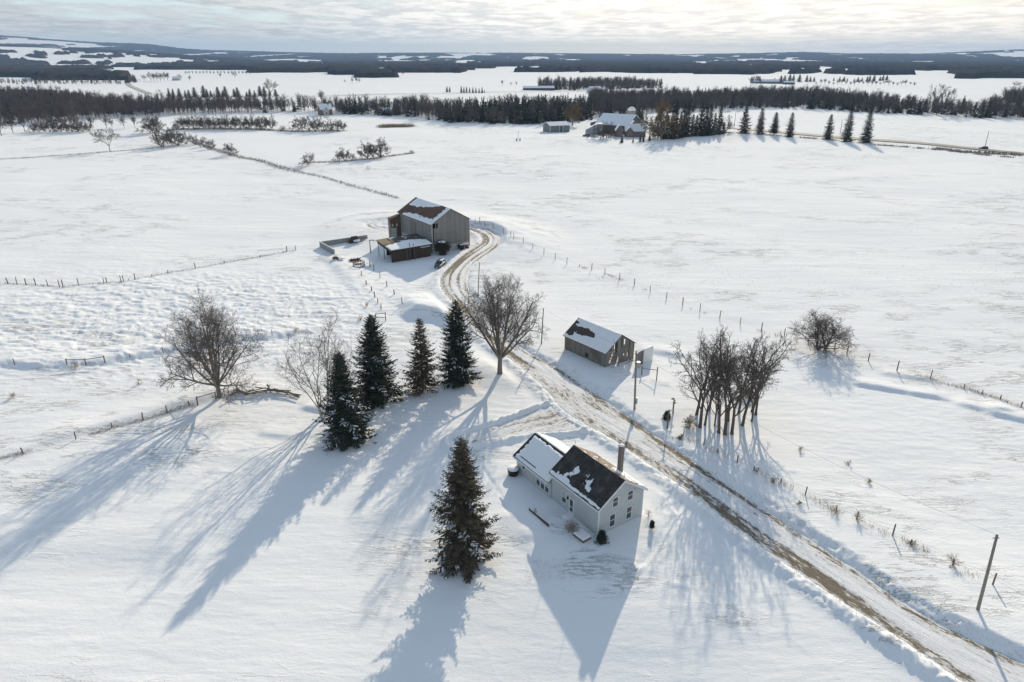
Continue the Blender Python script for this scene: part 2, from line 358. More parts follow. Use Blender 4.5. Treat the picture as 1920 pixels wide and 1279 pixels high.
M['darkwood'] = planks('dark_brown_boards', (.085, .064, .05), .3); M['rust'] = rusty('rusty_tin', (.115, .062, .045), (.20, .095, .06)); M['rustlight'] = rusty('rusty_tin_wall', (.20, .12, .085), (.34, .27, .22))
M['tinwhite'] = rusty('pale_tin', (.62, .63, .64), (.72, .73, .74), .9); M['brownroof'] = rusty('brown_roof', (.07, .055, .045), (.11, .085, .07))
M['tan'] = plain('bare_plywood', (.24, .18, .125), .85, .3, 2); M['concrete'] = plain('concrete', (.30, .295, .28), .9, .25, 1.5); M['stone'] = plain('whitewashed_stone', (.46, .45, .43), .9, .25, 1.2)
M['black'] = plain('black_plastic', (.02, .02, .02), .4); M['iron'] = plain('rusted_iron', (.12, .07, .05), .7); M['steel'] = plain('grey_steel', (.32, .33, .34), .45, .1, 3, .5)
M['pole'] = plain('weathered_pole', (.25, .225, .19), .9, .3, 3); M['post'] = plain('cedar_post', (.16, .13, .10), .9, .35, 4); M['wire'] = plain('fence_wire', (.2, .19, .18), .6)
M['rail'] = plain('split_rails', (.20, .17, .14), .9, .4, 3)
M['bark'] = plain('grey_bark', (.21, .185, .16), .95, .35, 3, .1); M['barkdark'] = plain('dark_bark', (.115, .10, .088), .95, .35, 3, .1); M['twig'] = plain('twigs', (.17, .15, .135), .9, .2, 2, .1)
M['twigdark'] = plain('dark_twigs', (.14, .12, .105), .9, .2, 2, .1); M['twigpale'] = plain('pale_twigs', (.20, .17, .15), .9, .2, 2, .1); M['twigred'] = plain('reddish_twigs', (.42, .35, .32), .9, .2, 2, .1)
M['willow'] = plain('golden_willow_twigs', (.20, .14, .075), .9, .25, .6, .1); M['birch'] = plain('pale_bark', (.36, .31, .26), .9, .3, 3, .1)
def needles(name, a, b, s=.9):
    t = NT(name); f = t.noise(t.coord(), s, 5, .7); t.col(t.mix(t.ramp(f, .3, .7), a, b)); t.rough(.8); t.spec(.15); return t.m
M['needle'] = needles('spruce_needles', (.034, .050, .042), (.082, .094, .066)); M['needleB'] = needles('brownish_spruce_needles', (.066, .062, .044), (.18, .145, .10), 1.4)
M['grass'] = plain('dry_grass', (.32, .25, .16), .9, .3, 1, .1)
M['wood_far'] = needles('far_wood_canopy', (.026, .028, .031), (.062, .058, .055), .02)
M['wood_far'].node_tree.nodes['Principled BSDF'].inputs['Specular IOR Level'].default_value = 0; M['wood_far'].node_tree.nodes['Principled BSDF'].inputs['Roughness'].default_value = 1
M['wood_twig'] = plain('wood_brush', (.14, .122, .115), .95, .55, .06, .05)
M['asphalt'] = plain('salted_asphalt', (.20, .19, .175), .8, .25, .2); M['grit'] = plain('gritty_snow_road', (.42, .40, .37), .85, .2, .3)
M['green_metal'] = plain('grey_green_cladding', (.17, .19, .18), .6, .15, .4); M['darkclad'] = plain('charcoal_cladding', (.085, .09, .095), .7, .2, .4)
M['paint'] = None

# ------------------------------------------------------------------ ground sheet: one graded fan round the camera foot
def build_ground():
    rs = [2., 8., 16., 24., 30.]; r = 34.
    while r < 17500:
        rs.append(r); r *= 1 + (.0038 if r < 260 else .006 if r < 420 else .012 if r < 3000 else .02)
    rs = np.array(rs)
    an = np.concatenate([np.arange(-180, -50, 2.0), np.arange(-50, -41, .5), np.arange(-41, 41, .125), np.arange(41, 50, .5), np.arange(50, 180, 2.0)])
    A, Rr = np.meshgrid(np.radians(an), rs); X = Rr * np.sin(A); Y = Rr * np.cos(A); Z = height(X.ravel(), Y.ravel())
    n, m = X.shape; idx = np.arange(n * m).reshape(n, m); nx = np.roll(idx, -1, axis=1)
    F = np.stack([idx[:-1], nx[:-1], nx[1:], idx[1:]], -1).reshape(-1, 4)[:, ::-1]
    V = np.column_stack([X.ravel(), Y.ravel(), Z]); V = np.vstack([V, [[0, 0, Z[0]]]]); me = npmesh('ground', V, F)
    o = link('ground', me, M['ground'], None, True); o['kind'] = 'structure'
    mb = MB(); c = len(an); ring = [tuple(V[i]) for i in range(c)]; mb.add(ring + [(0, 0, float(Z[0]))], [(i, (i+1) % c, c) for i in range(c)]); q = mb.build('ground', M['ground']); q['kind'] = 'structure'
    return o
build_ground()

def ribbon(name, P, mat, zoff, lat=.22, step=.35, trackf=None, ground=False, extra=.25):
    Q = resample(P[:, :3], step); n = len(Q); T = np.gradient(Q[:, :2], axis=0); T /= np.hypot(*T.T)[:, None]; N = np.column_stack([-T[:, 1], T[:, 0]])   # left of travel = picture right
    m = max(3, int(2 * Q[:, 2].mean() / lat)); u = np.linspace(-1, 1, m); L = u[None, :] * (Q[:, 2:3] + extra)
    X = Q[:, :1] + N[:, :1] * L; Y = Q[:, 1:2] + N[:, 1:2] * L; al = np.repeat(Q[:, 3:4], m, 1)
    if ground: Z = height(X.ravel(), Y.ravel()).reshape(X.shape) + zoff
    else: Z = np.full(X.shape, zoff) + (fbm(L / .5 + 9, al / 2.5, 2, 3) - .5) * .12 - .12 * sst(.85, 1, np.abs(u))[None, :]
    if trackf is not None:
        tr = trackf(L, Q[:, 2:3] * np.ones_like(L), al)
        if not ground: Z = Z - .07 * np.clip(tr, 0, 1)
    idx = np.arange(n * m).reshape(n, m); F = np.stack([idx[:-1, :-1], idx[1:, :-1], idx[1:, 1:], idx[:-1, 1:]], -1).reshape(-1, 4)
    me = npmesh(name, np.column_stack([X.ravel(), Y.ravel(), Z.ravel()]), F)
    nz = me.polygons[0].normal.z
    if nz < 0: me.flip_normals()
    uvl = me.uv_layers.new(name='UVMap'); li = np.empty(len(me.loops), np.int32); me.loops.foreach_get('vertex_index', li)
    uvl.data.foreach_set('uv', np.column_stack([L.ravel()[li], al.ravel()[li]]).astype(np.float32).ravel())
    if trackf is not None:
        a = me.attributes.new('track', 'FLOAT', 'POINT'); a.data.foreach_set('value', tr.ravel().astype(np.float32))
    o = link(name, me, mat, None, True); o['kind'] = 'structure'; return o
def lane_tracks(L, W, al):
    g = lambda c, s: np.exp(-((L - c) / s) ** 2)
    wl = fbm(al / 14, al * 0, 2, 5) ; wr = fbm(al / 9, al * 0 + 3, 2, 15)
    mid = np.exp(-((al - ST[8]) / 14) ** 2)          # junction by the house: trampled, faint
    j = 1 - .8 * mid
    loop = 1 - sst(ST[5], ST[6], al)
    t = .88 * g(-W + .95, .95) * (.75 + .6 * wl) * j + .72 * g(W - .6, .5) * (.6 + .8 * wr) + .45 * g(-W * .3, .25) * sst(.35, .6, wl) + .35 * g(W * .12, .2) * sst(.4, .6, wr) + .55 * g(W * .38, .18) * sst(.45, .6, wr) + .40 * g(-W * .25, .2) * sst(.4, .6, wl)
    t = t + loop * (.75 * g(W * .3, .4) + .5 * g(-W * .3, .35)) + 0.75 * mid * fbm(L / 1.5, al / 5, 2, 8)
    return (t - .05) * (.35 + .65 * sst(ST[1] - 4, ST[2], al))
ribbon('farm_lane', LP, M['road'], ROADZ, trackf=lane_tracks)
ribbon('house_driveway', DP, M['drive'], ROADZ - .06, trackf=lambda L, W, al: .35 + .45 * np.exp(-((L - .9) / .5) ** 2) + .45 * np.exp(-((L + .9) / .5) ** 2) - .3 * (1 - sst(4, 16, al)), extra=.3)
# county road beyond the spruces, and farther roads
def gl(pts, w): return cr([[*G0(x, y), w] for x, y in pts], 6)
ribbon('county_road', gl([(1340,238),(1400,243),(1480,250),(1560,256),(1640,263),(1740,271),(1840,281),(1935,291),(2060,304)], 4.6), M['asphalt'], .35, lat=2, step=6, ground=True)
ribbon('concession_road', gl([(282,177),(262,169),(246,162),(240,156),(250,152),(262,150)], 4), M['grit'], .6, lat=2, step=12, ground=True)
ribbon('side_road', gl([(420,183),(520,181.5),(640,180),(760,177),(880,174),(1000,173),(1110,172)], 3.2), M['grit'], .7, lat=2, step=14, ground=True)

# ------------------------------------------------------------------ bare trees
def unit(v): return v / (math.sqrt(v[0]*v[0] + v[1]*v[1] + v[2]*v[2]) + 1e-9)
def crs(a, b):
    a = np.asarray(a, float); b = np.asarray(b, float)
    return np.stack([a[..., 1]*b[..., 2] - a[..., 2]*b[..., 1], a[..., 2]*b[..., 0] - a[..., 0]*b[..., 2], a[..., 0]*b[..., 1] - a[..., 1]*b[..., 0]], -1)
class Tubes:
    """collects tapered tubes into arrays"""
    def __init__(s): s.V = []; s.F4 = []; s.n = 0
    def add(s, pts, rs, k):
        P = np.array(pts); n = len(P); T = np.gradient(P, axis=0); T /= np.linalg.norm(T, axis=1)[:, None] + 1e-9
        a = np.array([.3, .2, 1.]) if abs(T[0, 2]) < .8 else np.array([1., .2, .1])
        U = crs(T, a); U /= np.linalg.norm(U, axis=1)[:, None] + 1e-9; W = crs(T, U)
        th = np.arange(k) * 2 * math.pi / k; R = np.array(rs)[:, None, None]
        V = P[:, None, :] + R * (np.cos(th)[None, :, None] * U[:, None, :] + np.sin(th)[None, :, None] * W[:, None, :])
        idx = np.arange(n * k).reshape(n, k) + s.n; nx = np.roll(idx, -1, 1)
        s.F4.append(np.stack([idx[:-1], nx[:-1], nx[1:], idx[1:]], -1).reshape(-1, 4)); s.V.append(V.reshape(-1, 3)); s.n += n * k
    def mesh(s, name): return npmesh(name, np.vstack(s.V), np.vstack(s.F4))
def bare_tree(H, trunk_r, fork, limbs, spread, levels, kids, wander=.12, up=.10, droop=0.0, lenf=.62, seed=0, env=(1, 1), twig_r=.014, lean=(0, 0), multi=1, basespread=.15, minlen=.5):
    rs = random.Random(seed); nr = np.random.RandomState(seed); trunk = Tubes(); crown = Tubes()
    def branch(p, d, L, r, lv, up_):
        n = 6 if lv < 2 else (5 if lv < 3 else 3)
        pts = [p]; q = p; dd = d
        for i in range(n):
            w = wander * (1 + .22 * lv)
            dd = unit(dd + nr.normal(0, w, 3) + np.array([0, 0, up_])); q = q + dd * L / n; pts.append(q)
        r1 = max(twig_r, r * (.30 if lv < levels else .4)); rr = [r + (r1 - r) * (i / n) ** .9 for i in range(n + 1)]
        (trunk if lv == 0 else crown).add(pts, rr, 7 if lv == 0 else (5 if lv == 1 else (4 if lv == 2 else 3)))
        if lv >= levels or L < minlen: return
        nk = kids[min(lv, len(kids) - 1)]; ph = rs.random() * 6.3
        for j in range(nk):
            t = .22 + .78 * (j + rs.random() * .8) / nk if lv else .3 + .7 * (j + rs.random()) / nk
            t = min(t, .99); k = t * n; i = int(k); f = k - i; a = pts[i] * (1 - f) + pts[min(i + 1, n)] * f
            ax = unit(pts[min(i + 1, n)] - pts[i]); ph += 2.4 + rs.uniform(-.5, .5)
            s1 = unit(crs(ax, (.31, .2, .93) if abs(ax[2]) < .9 else (1, 0, 0))); s2 = crs(ax, s1); side = math.cos(ph) * s1 + math.sin(ph) * s2
            ang = rs.uniform(.42, .95) * (1.1 if lv > 1 else 1); nd = unit(ax * math.cos(ang) + side * math.sin(ang) + np.array([0, 0, -droop * lv * .3]))
            rj = rr[i] * rs.uniform(.5, .7); Lj = L * lenf * rs.uniform(.65, 1.1) * (1.15 - .5 * t)
            branch(a, nd, Lj, rj, lv + 1, up_ * .8 - droop * (lv >= 2) * .12)
    for s_ in range(multi):
        a0 = 6.28 * s_ / max(1, multi) + rs.random(); bp = np.array([math.cos(a0), math.sin(a0), 0]) * trunk_r * (1.2 if multi > 1 else 0)
        td = unit(np.array([lean[0], lean[1], 1.]) + (np.array([math.cos(a0), math.sin(a0), 0]) * basespread if multi > 1 else 0))
        pts = [bp + np.array([0, 0, -.5])]; q = pts[0]; nseg = 4
        for i in range(nseg): q = q + unit(td + nr.normal(0, .04, 3)) * (fork * H + .5) / nseg; pts.append(q)
        rr = [trunk_r * (1.45 if i == 0 else 1.12 - .3 * i / nseg) for i in range(nseg + 1)]; trunk.add(pts, rr, 9)
        for l in range(limbs):
            az = 6.283 * (l + rs.uniform(-.25, .25)) / limbs + a0; inc = spread * (rs.uniform(.55, 1.1) if l % 3 else rs.uniform(.08, .4))
            d = np.array([math.sin(inc) * math.cos(az) * env[0], math.sin(inc) * math.sin(az) * env[0], math.cos(inc)]); i = rs.choice([3, 4, 4]) if l else 4
            L = H * (1 - fork) * rs.uniform(.82, 1.05) * (1 - .25 * math.sin(inc))
            branch(pts[i] - unit(d) * .1, unit(d), L, trunk_r * rs.uniform(.42, .62), 0 if multi == 1 and l < 2 else 1 if False else 0, up)
    return trunk, crown
def tree_thing(name, trunk, crown, mt, mc, loc, rz, label, cat='tree', group=None):
    e = empty(name, loc, rz, label, cat, group); a = link('trunk', trunk.mesh('trunk'), mt, e, True); b = link('crown', crown.mesh('crown'), mc, e, True)
    KIDS[e.name] = [a, b]; return e

p = G(412, 744)
tree_thing('bare_tree', *bare_tree(14.6, .36, .14, 13, 1.16, 5, [8, 8, 6, 5, 4], .085, .045, .08, .53, seed=8, twig_r=.013), M['bark'], M['twig'], p, 1.3,
           'broad spreading leafless tree standing alone at the fence line above the lawn', 'tree')
p = G(606, 778)
tree_thing('bare_tree', *bare_tree(14, .22, .14, 5, .72, 5, [6, 6, 5, 4, 3], .11, .06, .06, .50, seed=14, multi=2, basespread=.25, twig_r=.011), M['birch'], M['twigpale'], p, .4,
           'thin pale twin-stemmed leafless tree left of the dark spruces', 'tree')
p = G(937, 700)
tree_thing('bare_tree', *bare_tree(16.6, .42, .16, 11, .72, 5, [8, 7, 6, 5, 3], .07, .05, .0, .52, seed=23, twig_r=.013), M['bark'], M['twig'], p, .9,
           'tall vase-shaped leafless maple standing beside the farm lane', 'tree')
p = G(1540, 655)
tree_thing('bare_tree', *bare_tree(6.6, .20, .05, 8, 1.15, 4, [7, 7, 5, 4], .10, .05, .03, .58, seed=31, multi=2, basespread=.6), M['barkdark'], M['twigdark'], p, 0,
           'low wide many-stemmed leafless tree on the right fence line', 'tree').scale = (1.25, 1.25, .95)

# locust grove right of the lane
GROVE = [(1312,801,172,-.02,'leftmost'),(1306,778,150,-.10,''),(1330,770,128,-.03,''),(1346,762,125,.02,''),(1322,797,120,.12,'leaning'),(1365,790,150,0,''),(1359,815,178,.05,''),(1348,812,150,-.04,''),
         (1372,814,168,.10,''),(1385,775,140,.02,''),(1392,798,160,.06,''),(1410,772,150,.10,''),(1340,798,90,.2,''),(1417,778,132,.12,''),(1409,790,100,.05,'')]
gv = [bare_tree(13.6, .21, .28, 5, .50, 4, [9, 8, 6, 4], .17, .05, .05, .38, seed=50 + k, twig_r=.014) for k in range(4)]
protos = []
GL = ['tall locust at the left edge of the leafless grove', 'leaning locust behind the left edge of the grove', 'slim locust at the back of the grove, left of its middle', 'slim locust at the very back middle of the grove',
      'short locust leaning right beside the leftmost trunk', 'straight locust in the middle of the grove', 'thick locust trunk nearest the camera in the grove', 'locust trunk just left of the nearest grove trunk',
      'locust trunk just right of the nearest grove trunk', 'locust at the back right of the middle of the grove', 'locust between the nearest trunk and the right side of the grove', 'curved locust at the right edge of the grove',
      'small crooked locust low in the left half of the grove', 'outermost locust at the right end of the grove', 'short broken locust beside the right end of the grove']
for i, (px, py, hp, lean, _) in enumerate(GROVE):
    p = G(px, py); D = (HC - p[2]) / -ray(px, py)[2]; Hm = hp / (FPX / D) / .90
    if i < 4: o = tree_thing('locust_tree', *gv[i], M['barkdark'], M['twigdark'], p, random.random() * 6, GL[i], 'tree', 'locust trees in the grove beside the lane'); protos.append(o)
    else: o = copy_thing(protos[i % 4], p, random.random() * 6, label=GL[i])
    s = Hm / 13.6; o.scale = (s * 1.0, s * 1.0, s); o.rotation_euler = (0, lean, o.rotation_euler[2]) if False else (random.uniform(-.04, .04), lean, o.rotation_euler[2])

# ------------------------------------------------------------------ spruces
def spruce(H, Rb, seed, dens=1.0, low=.03, twig_w=.16, ragged=.28, gap=.0, fine=1.0):
    nr = np.random.RandomState(seed); tr = Tubes()
    tr.add([(0,0,-.4),(0,0,H*.3),(0.05,0,H*.7),(0,0,H*.99)], [H*.018, H*.014, H*.007, .02], 8)
    V = []; S = []; z = low * H
    lop = nr.uniform(0, 6.28); 
    while z < H * .985:
        f = z / H; nb = max(5, int(round((10 - 4 * f) * dens))); ph = nr.uniform(0, 6.28)
        for j in range(nb):
            az = ph + 6.283 * (j + nr.uniform(-.3, .3)) / nb
            L = Rb * (1 - f) ** .60 * (1 - .25 * max(0, .10 - f) / .10) * nr.uniform(1 - ragged, 1.12) * (1 + .10 * math.cos(az * 2 + lop + f * 7)) + .12
            if nr.random_sample() < gap: L *= .5
            el = -.34 + .80 * f + nr.uniform(-.10, .10); n = 5; d = np.array([math.cos(az) * math.cos(el), math.sin(az) * math.cos(el), math.sin(el)]); p0 = np.array([0, 0, z + nr.uniform(-.10, .10)])
            t = np.linspace(0, 1, n + 1)[:, None]; pts = p0 + d * L * t + np.array([0, 0, 1]) * (-.16 * L * np.sin(t * math.pi * .8) + .10 * L * t ** 3)
            tr.add(pts, np.linspace(.05, .012, n + 1) * (H / 14), 3)
            side = np.array([-math.sin(az), math.cos(az), 0])
            nt = max(4, int(L / .15 * dens * fine))
            for k in range(nt):
                tt = .12 + .9 * (k + nr.random_sample()) / nt; tt = min(tt, 1); b = p0 + d * L * tt + np.array([0, 0, 1]) * (-.16 * L * math.sin(tt * math.pi * .8) + .10 * L * tt ** 3)
                sg = 1 if k % 2 else -1; lt = (.20 + .34 * L * (1.05 - tt)) * nr.uniform(.6, 1.15); lt = min(lt, 1.1)
                td = d * .55 + side * sg * nr.uniform(.5, 1.0) + np.array([0, 0, nr.uniform(-.42, .02)]); td /= np.linalg.norm(td)
                V.append((b, td, lt)); 
                if f < .6 and math.sin(az * 3 + f * 19) > .35 and nr.random_sample() < .22: S.append((b + td * lt * .4, td, lt * 1.1))
                if nr.random_sample() < .5:
                    td2 = np.array([td[0] * .4, td[1] * .4, -.9]); V.append((b, td2 / np.linalg.norm(td2), lt * .55))
        z += (.46 - .20 * f) * H / 14
    for k in range(14): V.append((np.array([0, 0, H * (.93 + .005 * k)]), unit(nr.normal(0, 1, 3) * np.array([1, 1, .3]) + np.array([0, 0, .7])), .28))
    B = np.array([v[0] for v in V]); T = np.array([v[1] for v in V]); L = np.array([v[2] for v in V])[:, None]; n = len(B)
    R = nr.normal(0, 1, (n, 3)); Sx = crs(T, R); Sx /= np.linalg.norm(Sx, axis=1)[:, None]; S2 = crs(T, Sx); w = twig_w * nr.uniform(.6, 1.2, (n, 1)) * np.clip(L / .45, .6, 1.3) / 2
    def leaf(Ax): return np.stack([B, B + T * L * .55 + Ax * w, B + T * L, B + T * L * .5 - Ax * w], 1)
    Q = np.concatenate([leaf(Sx), leaf(S2)]).reshape(-1, 3); F = np.arange(len(Q)).reshape(-1, 4)
    crown = (Q, F)
    SB = np.array([s[0] for s in S]); ST_ = np.array([s[1] for s in S]); SL = np.array([s[2] for s in S])[:, None]; up = np.array([0, 0, 1.])
    sd = crs(ST_, up); sd /= np.linalg.norm(sd, axis=1)[:, None] + 1e-6; ww = .13 * nr.uniform(.5, 1.3, (len(SB), 1)); SB = SB + up * .05
    Q2 = np.stack([SB - ST_ * SL * .5, SB + sd * ww, SB + ST_ * SL * .5, SB - sd * ww, SB + up * .07], 1).reshape(-1, 3); b = np.arange(len(SB))[:, None] * 5
    F2 = np.concatenate([b + np.array([[0, 1, 4]]), b + np.array([[1, 2, 4]]), b + np.array([[2, 3, 4]]), b + np.array([[3, 0, 4]])])
    return tr, crown, (Q2, F2)
def spruce_thing(name, sp, mat, loc, rz, label, group=None, snow=True):
    e = empty(name, loc, rz, label, 'tree', group); ks = [link('trunk', sp[0].mesh('trunk'), M['barkdark'], e), link('crown', npmesh('crown', *sp[1]), mat, e)]
    if snow: ks.append(link('snow_clumps', npmesh('snow_clumps', *sp[2]), M['snow'], e))
    KIDS[e.name] = ks; return e
SPR = [  # base px, py, height px, radius m, label, material
 (872,1066,246,4.2,'large solitary spruce on the open lawn in front of the white farmhouse','needleB',.03),
 (652,842,186,4.5,'lowest and leftmost spruce of the row, snow on its skirts','needle',.03),
 (708,768,180,5.0,'broad full spruce, second from the left in the row','needle',.05),
 (793,738,141,3.9,'thin sparse spruce with bare lower trunk, between two fuller ones','needleB',.12),
 (859,722,160,4.3,'pointed symmetrical spruce at the right end of the row','needle',.03)]
for i, (px, py, hp, R, lab, mt, low) in enumerate(SPR):
    # crown skirts hide the base: the trunk stands a little behind the lowest skirt seen
    p = G(px, py - (16 if i in (0, 1, 2) else 6)); D = (HC - p[2]) / -ray(px, py)[2]
    top = ray(px, py - hp); Hm = HC + np.hypot(*p[:2]) / math.hypot(top[0], top[1]) * top[2] - p[2]
    sp = spruce(Hm, R, 100 + i, dens=(.72 if i == 3 else 1.05), low=low, ragged=.34, gap=.12 if i != 4 else .05, fine=1.2)
    spruce_thing('spruce_tree', sp, M[mt], p, 0, lab, 'spruces near the farmhouse', snow=(i not in (3,)))

# ------------------------------------------------------------------ shared small trees for the middle distance
def place_rows(items, kind, label_fn, group, name, rzfix=None):
    out = []
    for i, (px, py, hp, *wf) in enumerate(items):
        p = G(px, py); D = (HC - p[2]) / -ray(px, py)[2]; Hm = hp / (FPX / D) / .97
        src = kind[i % len(kind)]; s = Hm / src['h0']; w = wf[0] if wf else 1.0
        if not src.get('used'):
            o = src; o['used'] = 1; o.location = tuple(map(float, p)); o.rotation_euler = (0, 0, random.random() * 6.28); tag(o, label_fn(i), None, group)
        else: o = copy_thing(src, p, random.random() * 6.28, label=label_fn(i)); 
        if group is None and 'group' in o: del o['group']
        if group: o['group'] = group
        o.scale = (s * w, s * w, s); out.append(o)
    return out
def proto_bare(name, n, h, seed, mt, mc, **kw):
    L = []
    for k in range(n):
        o = tree_thing(name, *bare_tree(h, seed=seed + k, **kw), mt, mc, (0, -30, 0), 0, '', 'tree'); o['h0'] = h; L.append(o)
    return L
def proto_spruce(n, h, R, seed, mat, name='spruce_tree', **kw):
    L = []
    for k in range(n):
        o = spruce_thing(name, spruce(h, R, seed + k, **kw), mat, (0, -30, 0), 0, '', None, False); o['h0'] = h; L.append(o)
    return L
bush = proto_bare('hedgerow_shrub', 4, 7, 200, M['barkdark'], M['twigdark'], trunk_r=.16, fork=.06, limbs=5, spread=1.0, levels=3, kids=[6, 5, 4], wander=.14, up=.04, lenf=.55, twig_r=.045, multi=2, basespread=.4)
bare = proto_bare('bare_tree', 4, 12, 220, M['barkdark'], M['twigdark'], trunk_r=.2, fork=.22, limbs=6, spread=.75, levels=3, kids=[7, 6, 5], wander=.10, up=.05, lenf=.5, twig_r=.045)
bare_pale = proto_bare('bare_tree', 2, 12, 240, M['bark'], M['twig'], trunk_r=.18, fork=.2, limbs=6, spread=.8, levels=3, kids=[7, 6, 5], wander=.10, up=.05, lenf=.5, twig_r=.04)
Z3 = lambda L, ox=0, oy=0, s=3.0: [(ox + a / s, oy + b / s, c / s, *r) for a, b, c, *r in L]
place_rows(Z3([(620,852,132,1.1)]), bare_pale, lambda i: 'lone round leafless tree in the left middle field', None, 'bare_tree')
H1 = Z3([(850,748,95),(880,748,85),(915,832,100),(950,812,85),(1000,822,80),(1050,812,65),(1100,815,45),(1150,825,48),(1190,838,48),(1297,874,66,1.15)])
place_rows(H1, bush, lambda i: f'dark leafless shrub, {nth(i)} from the left in the diagonal hedgerow' if i < 9 else 'round bush alone at the lower end of the diagonal hedgerow', 'shrubs of the diagonal hedgerow', 'hedgerow_shrub')
H2 = Z3([(1005 + 29 * k, 724 + 6 * math.sin(k * 2.1) * .5, 52 + 14 * abs(math.sin(k * 1.7))) for k in range(19)] + [(1590,740,30),(1680,735,72),(1740,735,76),(1772,738,50),(1820,740,76),(1860,738,45),(1900,738,62),(1930,735,45)])
place_rows(H2, bush, lambda i: f'dark shrubby tree, {nth(i)} from the left in the level hedgerow across the left field', 'shrubs of the level hedgerow', 'hedgerow_shrub')
H3 = Z3([(190 + 31 * k, 742, 46 + 12 * abs(math.sin(k * 1.3))) for k in range(11)])
place_rows(H3, bush, lambda i: f'low shrub, {nth(i)} from the left in the short hedge at the far left field', 'low shrubs at the far left', 'hedgerow_shrub')
H4 = Z3([(8,764,110),(75,752,85),(140,742,90),(300,742,95),(360,735,80),(440,740,84),(520,727,64),(600,722,66),(632,720,50),(700,722,60),(760,720,60),(250,700,60),(330,690,60),(180,700,60),(60,705,60),(120,690,70),(400,700,55)])
place_rows(H4, bare, lambda i: f'slender leafless tree, number {nth(i)} along the edge before the left wood' if False else f'slender leafless tree, {nth(i)} counted along the thin row before the left wood', 'slender trees before the left wood', 'bare_tree')
H5 = Z3([(1735,930,65)]) + Z3([(-12,905,55),(22,905,62),(60,903,36),(145,892,88),(178,888,74),(222,886,92),(395,863,18)], 640)
H5L = ['pale bush at the left end of the short field hedge', 'thin bush by the hedge gap', 'pale bush left of the dark clump', 'low bush beside the dark clump', 'left shrub of the dark clump in mid field', 'middle shrub of the dark clump in mid field', 'right and tallest shrub of the dark clump in mid field', 'tiny bush at the right end of the mid field drift']
place_rows(H5, bush, lambda i: H5L[i], None, 'hedgerow_shrub')
# farm beyond the big field
wil = proto_bare('golden_willow', 2, 12, 260, M['bark'], M['willow'], trunk_r=.35, fork=.16, limbs=8, spread=1.15, levels=3, kids=[9, 8, 6], wander=.12, up=.03, lenf=.5, twig_r=.055, droop=.25)
place_rows([(1073,236,37,1.05),(1240,262,74,.8)], wil, lambda i: ['round golden-twigged willow behind the drive shed', 'tall golden-topped willow left of the farm spruces'][i], None, 'golden_willow')
dsp = proto_spruce(3, 15, 4.6, 300, M['needle'], dens=.7, twig_w=.34, low=.03, fine=.5, ragged=.35)
c8 = lambda L: [(960 + a / 4.364, 180 + b / 4.364, c / 4.364, *r) for a, b, c, *r in L]
FS = c8([(1235,352,120,.9),(1265,352,180,.8),(1300,352,200,.8),(1328,352,300,.62),(1370,345,200,.8),(1400,335,270,.62),(1428,335,280,.6),(1470,330,170,.9),(1500,328,160,.8),(1540,327,255,.85),(1580,325,220,.8),(1612,322,235,.75),(1650,318,170,.8),(1690,314,232,.7),(1728,310,85,.9)])
place_rows(FS, dsp, lambda i: f'dark spruce, {nth(i)} from the left in the thick stand right of the far farmhouse', 'spruces right of the far farmhouse', 'spruce_tree')
RS_ = Z3([(343,750,148),(432,755,135),(600,770,128),(815,785,132),(920,797,162),(1027,803,168)], 1280)
RL = ['spruce nearest the farm stand along the county road', 'second slim spruce of the county road row', 'spruce right of the round pine by the county road', 'small spruce left of the last pair by the county road', 'middle spruce of the three at the road bend', 'rightmost tall spruce beside the county road']
place_rows(RS_, dsp, lambda i: RL[i], 'spruces along the county road', 'spruce_tree')
pine = proto_spruce(1, 13, 5.0, 330, M['needle'], 'pine_tree', dens=.8, twig_w=.36, low=.16, fine=.5, ragged=.4)
place_rows(Z3([(512,757,116,.9)], 1280), pine, lambda i: 'round dark pine between slim spruces by the county road', None, 'pine_tree')
BH = c8([(880,196,88,1.3),(915,194,95,1.3),(955,194,100,1.4),(1000,196,104,1.4),(1040,200,110,1.3),(1062,204,90,1.2)])
place_rows(BH, dsp, lambda i: f'dark conifer, {nth(i)} from the left right behind the far barn roof', 'conifers behind the far barn', 'spruce_tree')
SB_ = c8([(898,382,50,1.6),(990,380,38,1.0),(1048,374,50,1.3),(1075,374,50,1.2),(1125,368,60,1.1)])
SBL = ['round evergreen before the far brick farmhouse', 'small pointed evergreen before the far brick farmhouse', 'left evergreen of the pair right of the far farmhouse lawn', 'right evergreen of the pair right of the far farmhouse lawn', 'bushy evergreen near the foot of the far willow']
place_rows(SB_, dsp, lambda i: SBL[i], None, 'spruce_tree')
place_rows(c8([(735,350,125,1.2),(780,345,95,1.2),(1190,352,70,1.2),(1160,345,110,1.1),(1205,340,150,.8),(820,330,60,1.2)]) + [(1360,247,24,1.0)], bush,
           lambda i: ['tangled bare tree before the white lean-to of the far barn', 'bare tree left of the far brick farmhouse porch', 'bare shrub at the left foot of the spruce stand', 'bare shrub below the tall willow', 'bare tree right under the tall willow', 'small shrub by the far farmhouse porch', 'leaning bare sapling at the right end of the spruce stand'][i], None, 'hedgerow_shrub')
place_rows(Z3([(1425,648,172,.75)], 1280), bare_pale, lambda i: 'tall bare elm rising above the right wood edge', None, 'bare_tree')
place_rows(Z3([(1870,502,44,1.1)], 1280), bare_pale, lambda i: 'lone bare tree in the distant field at the far right', None, 'bare_tree')
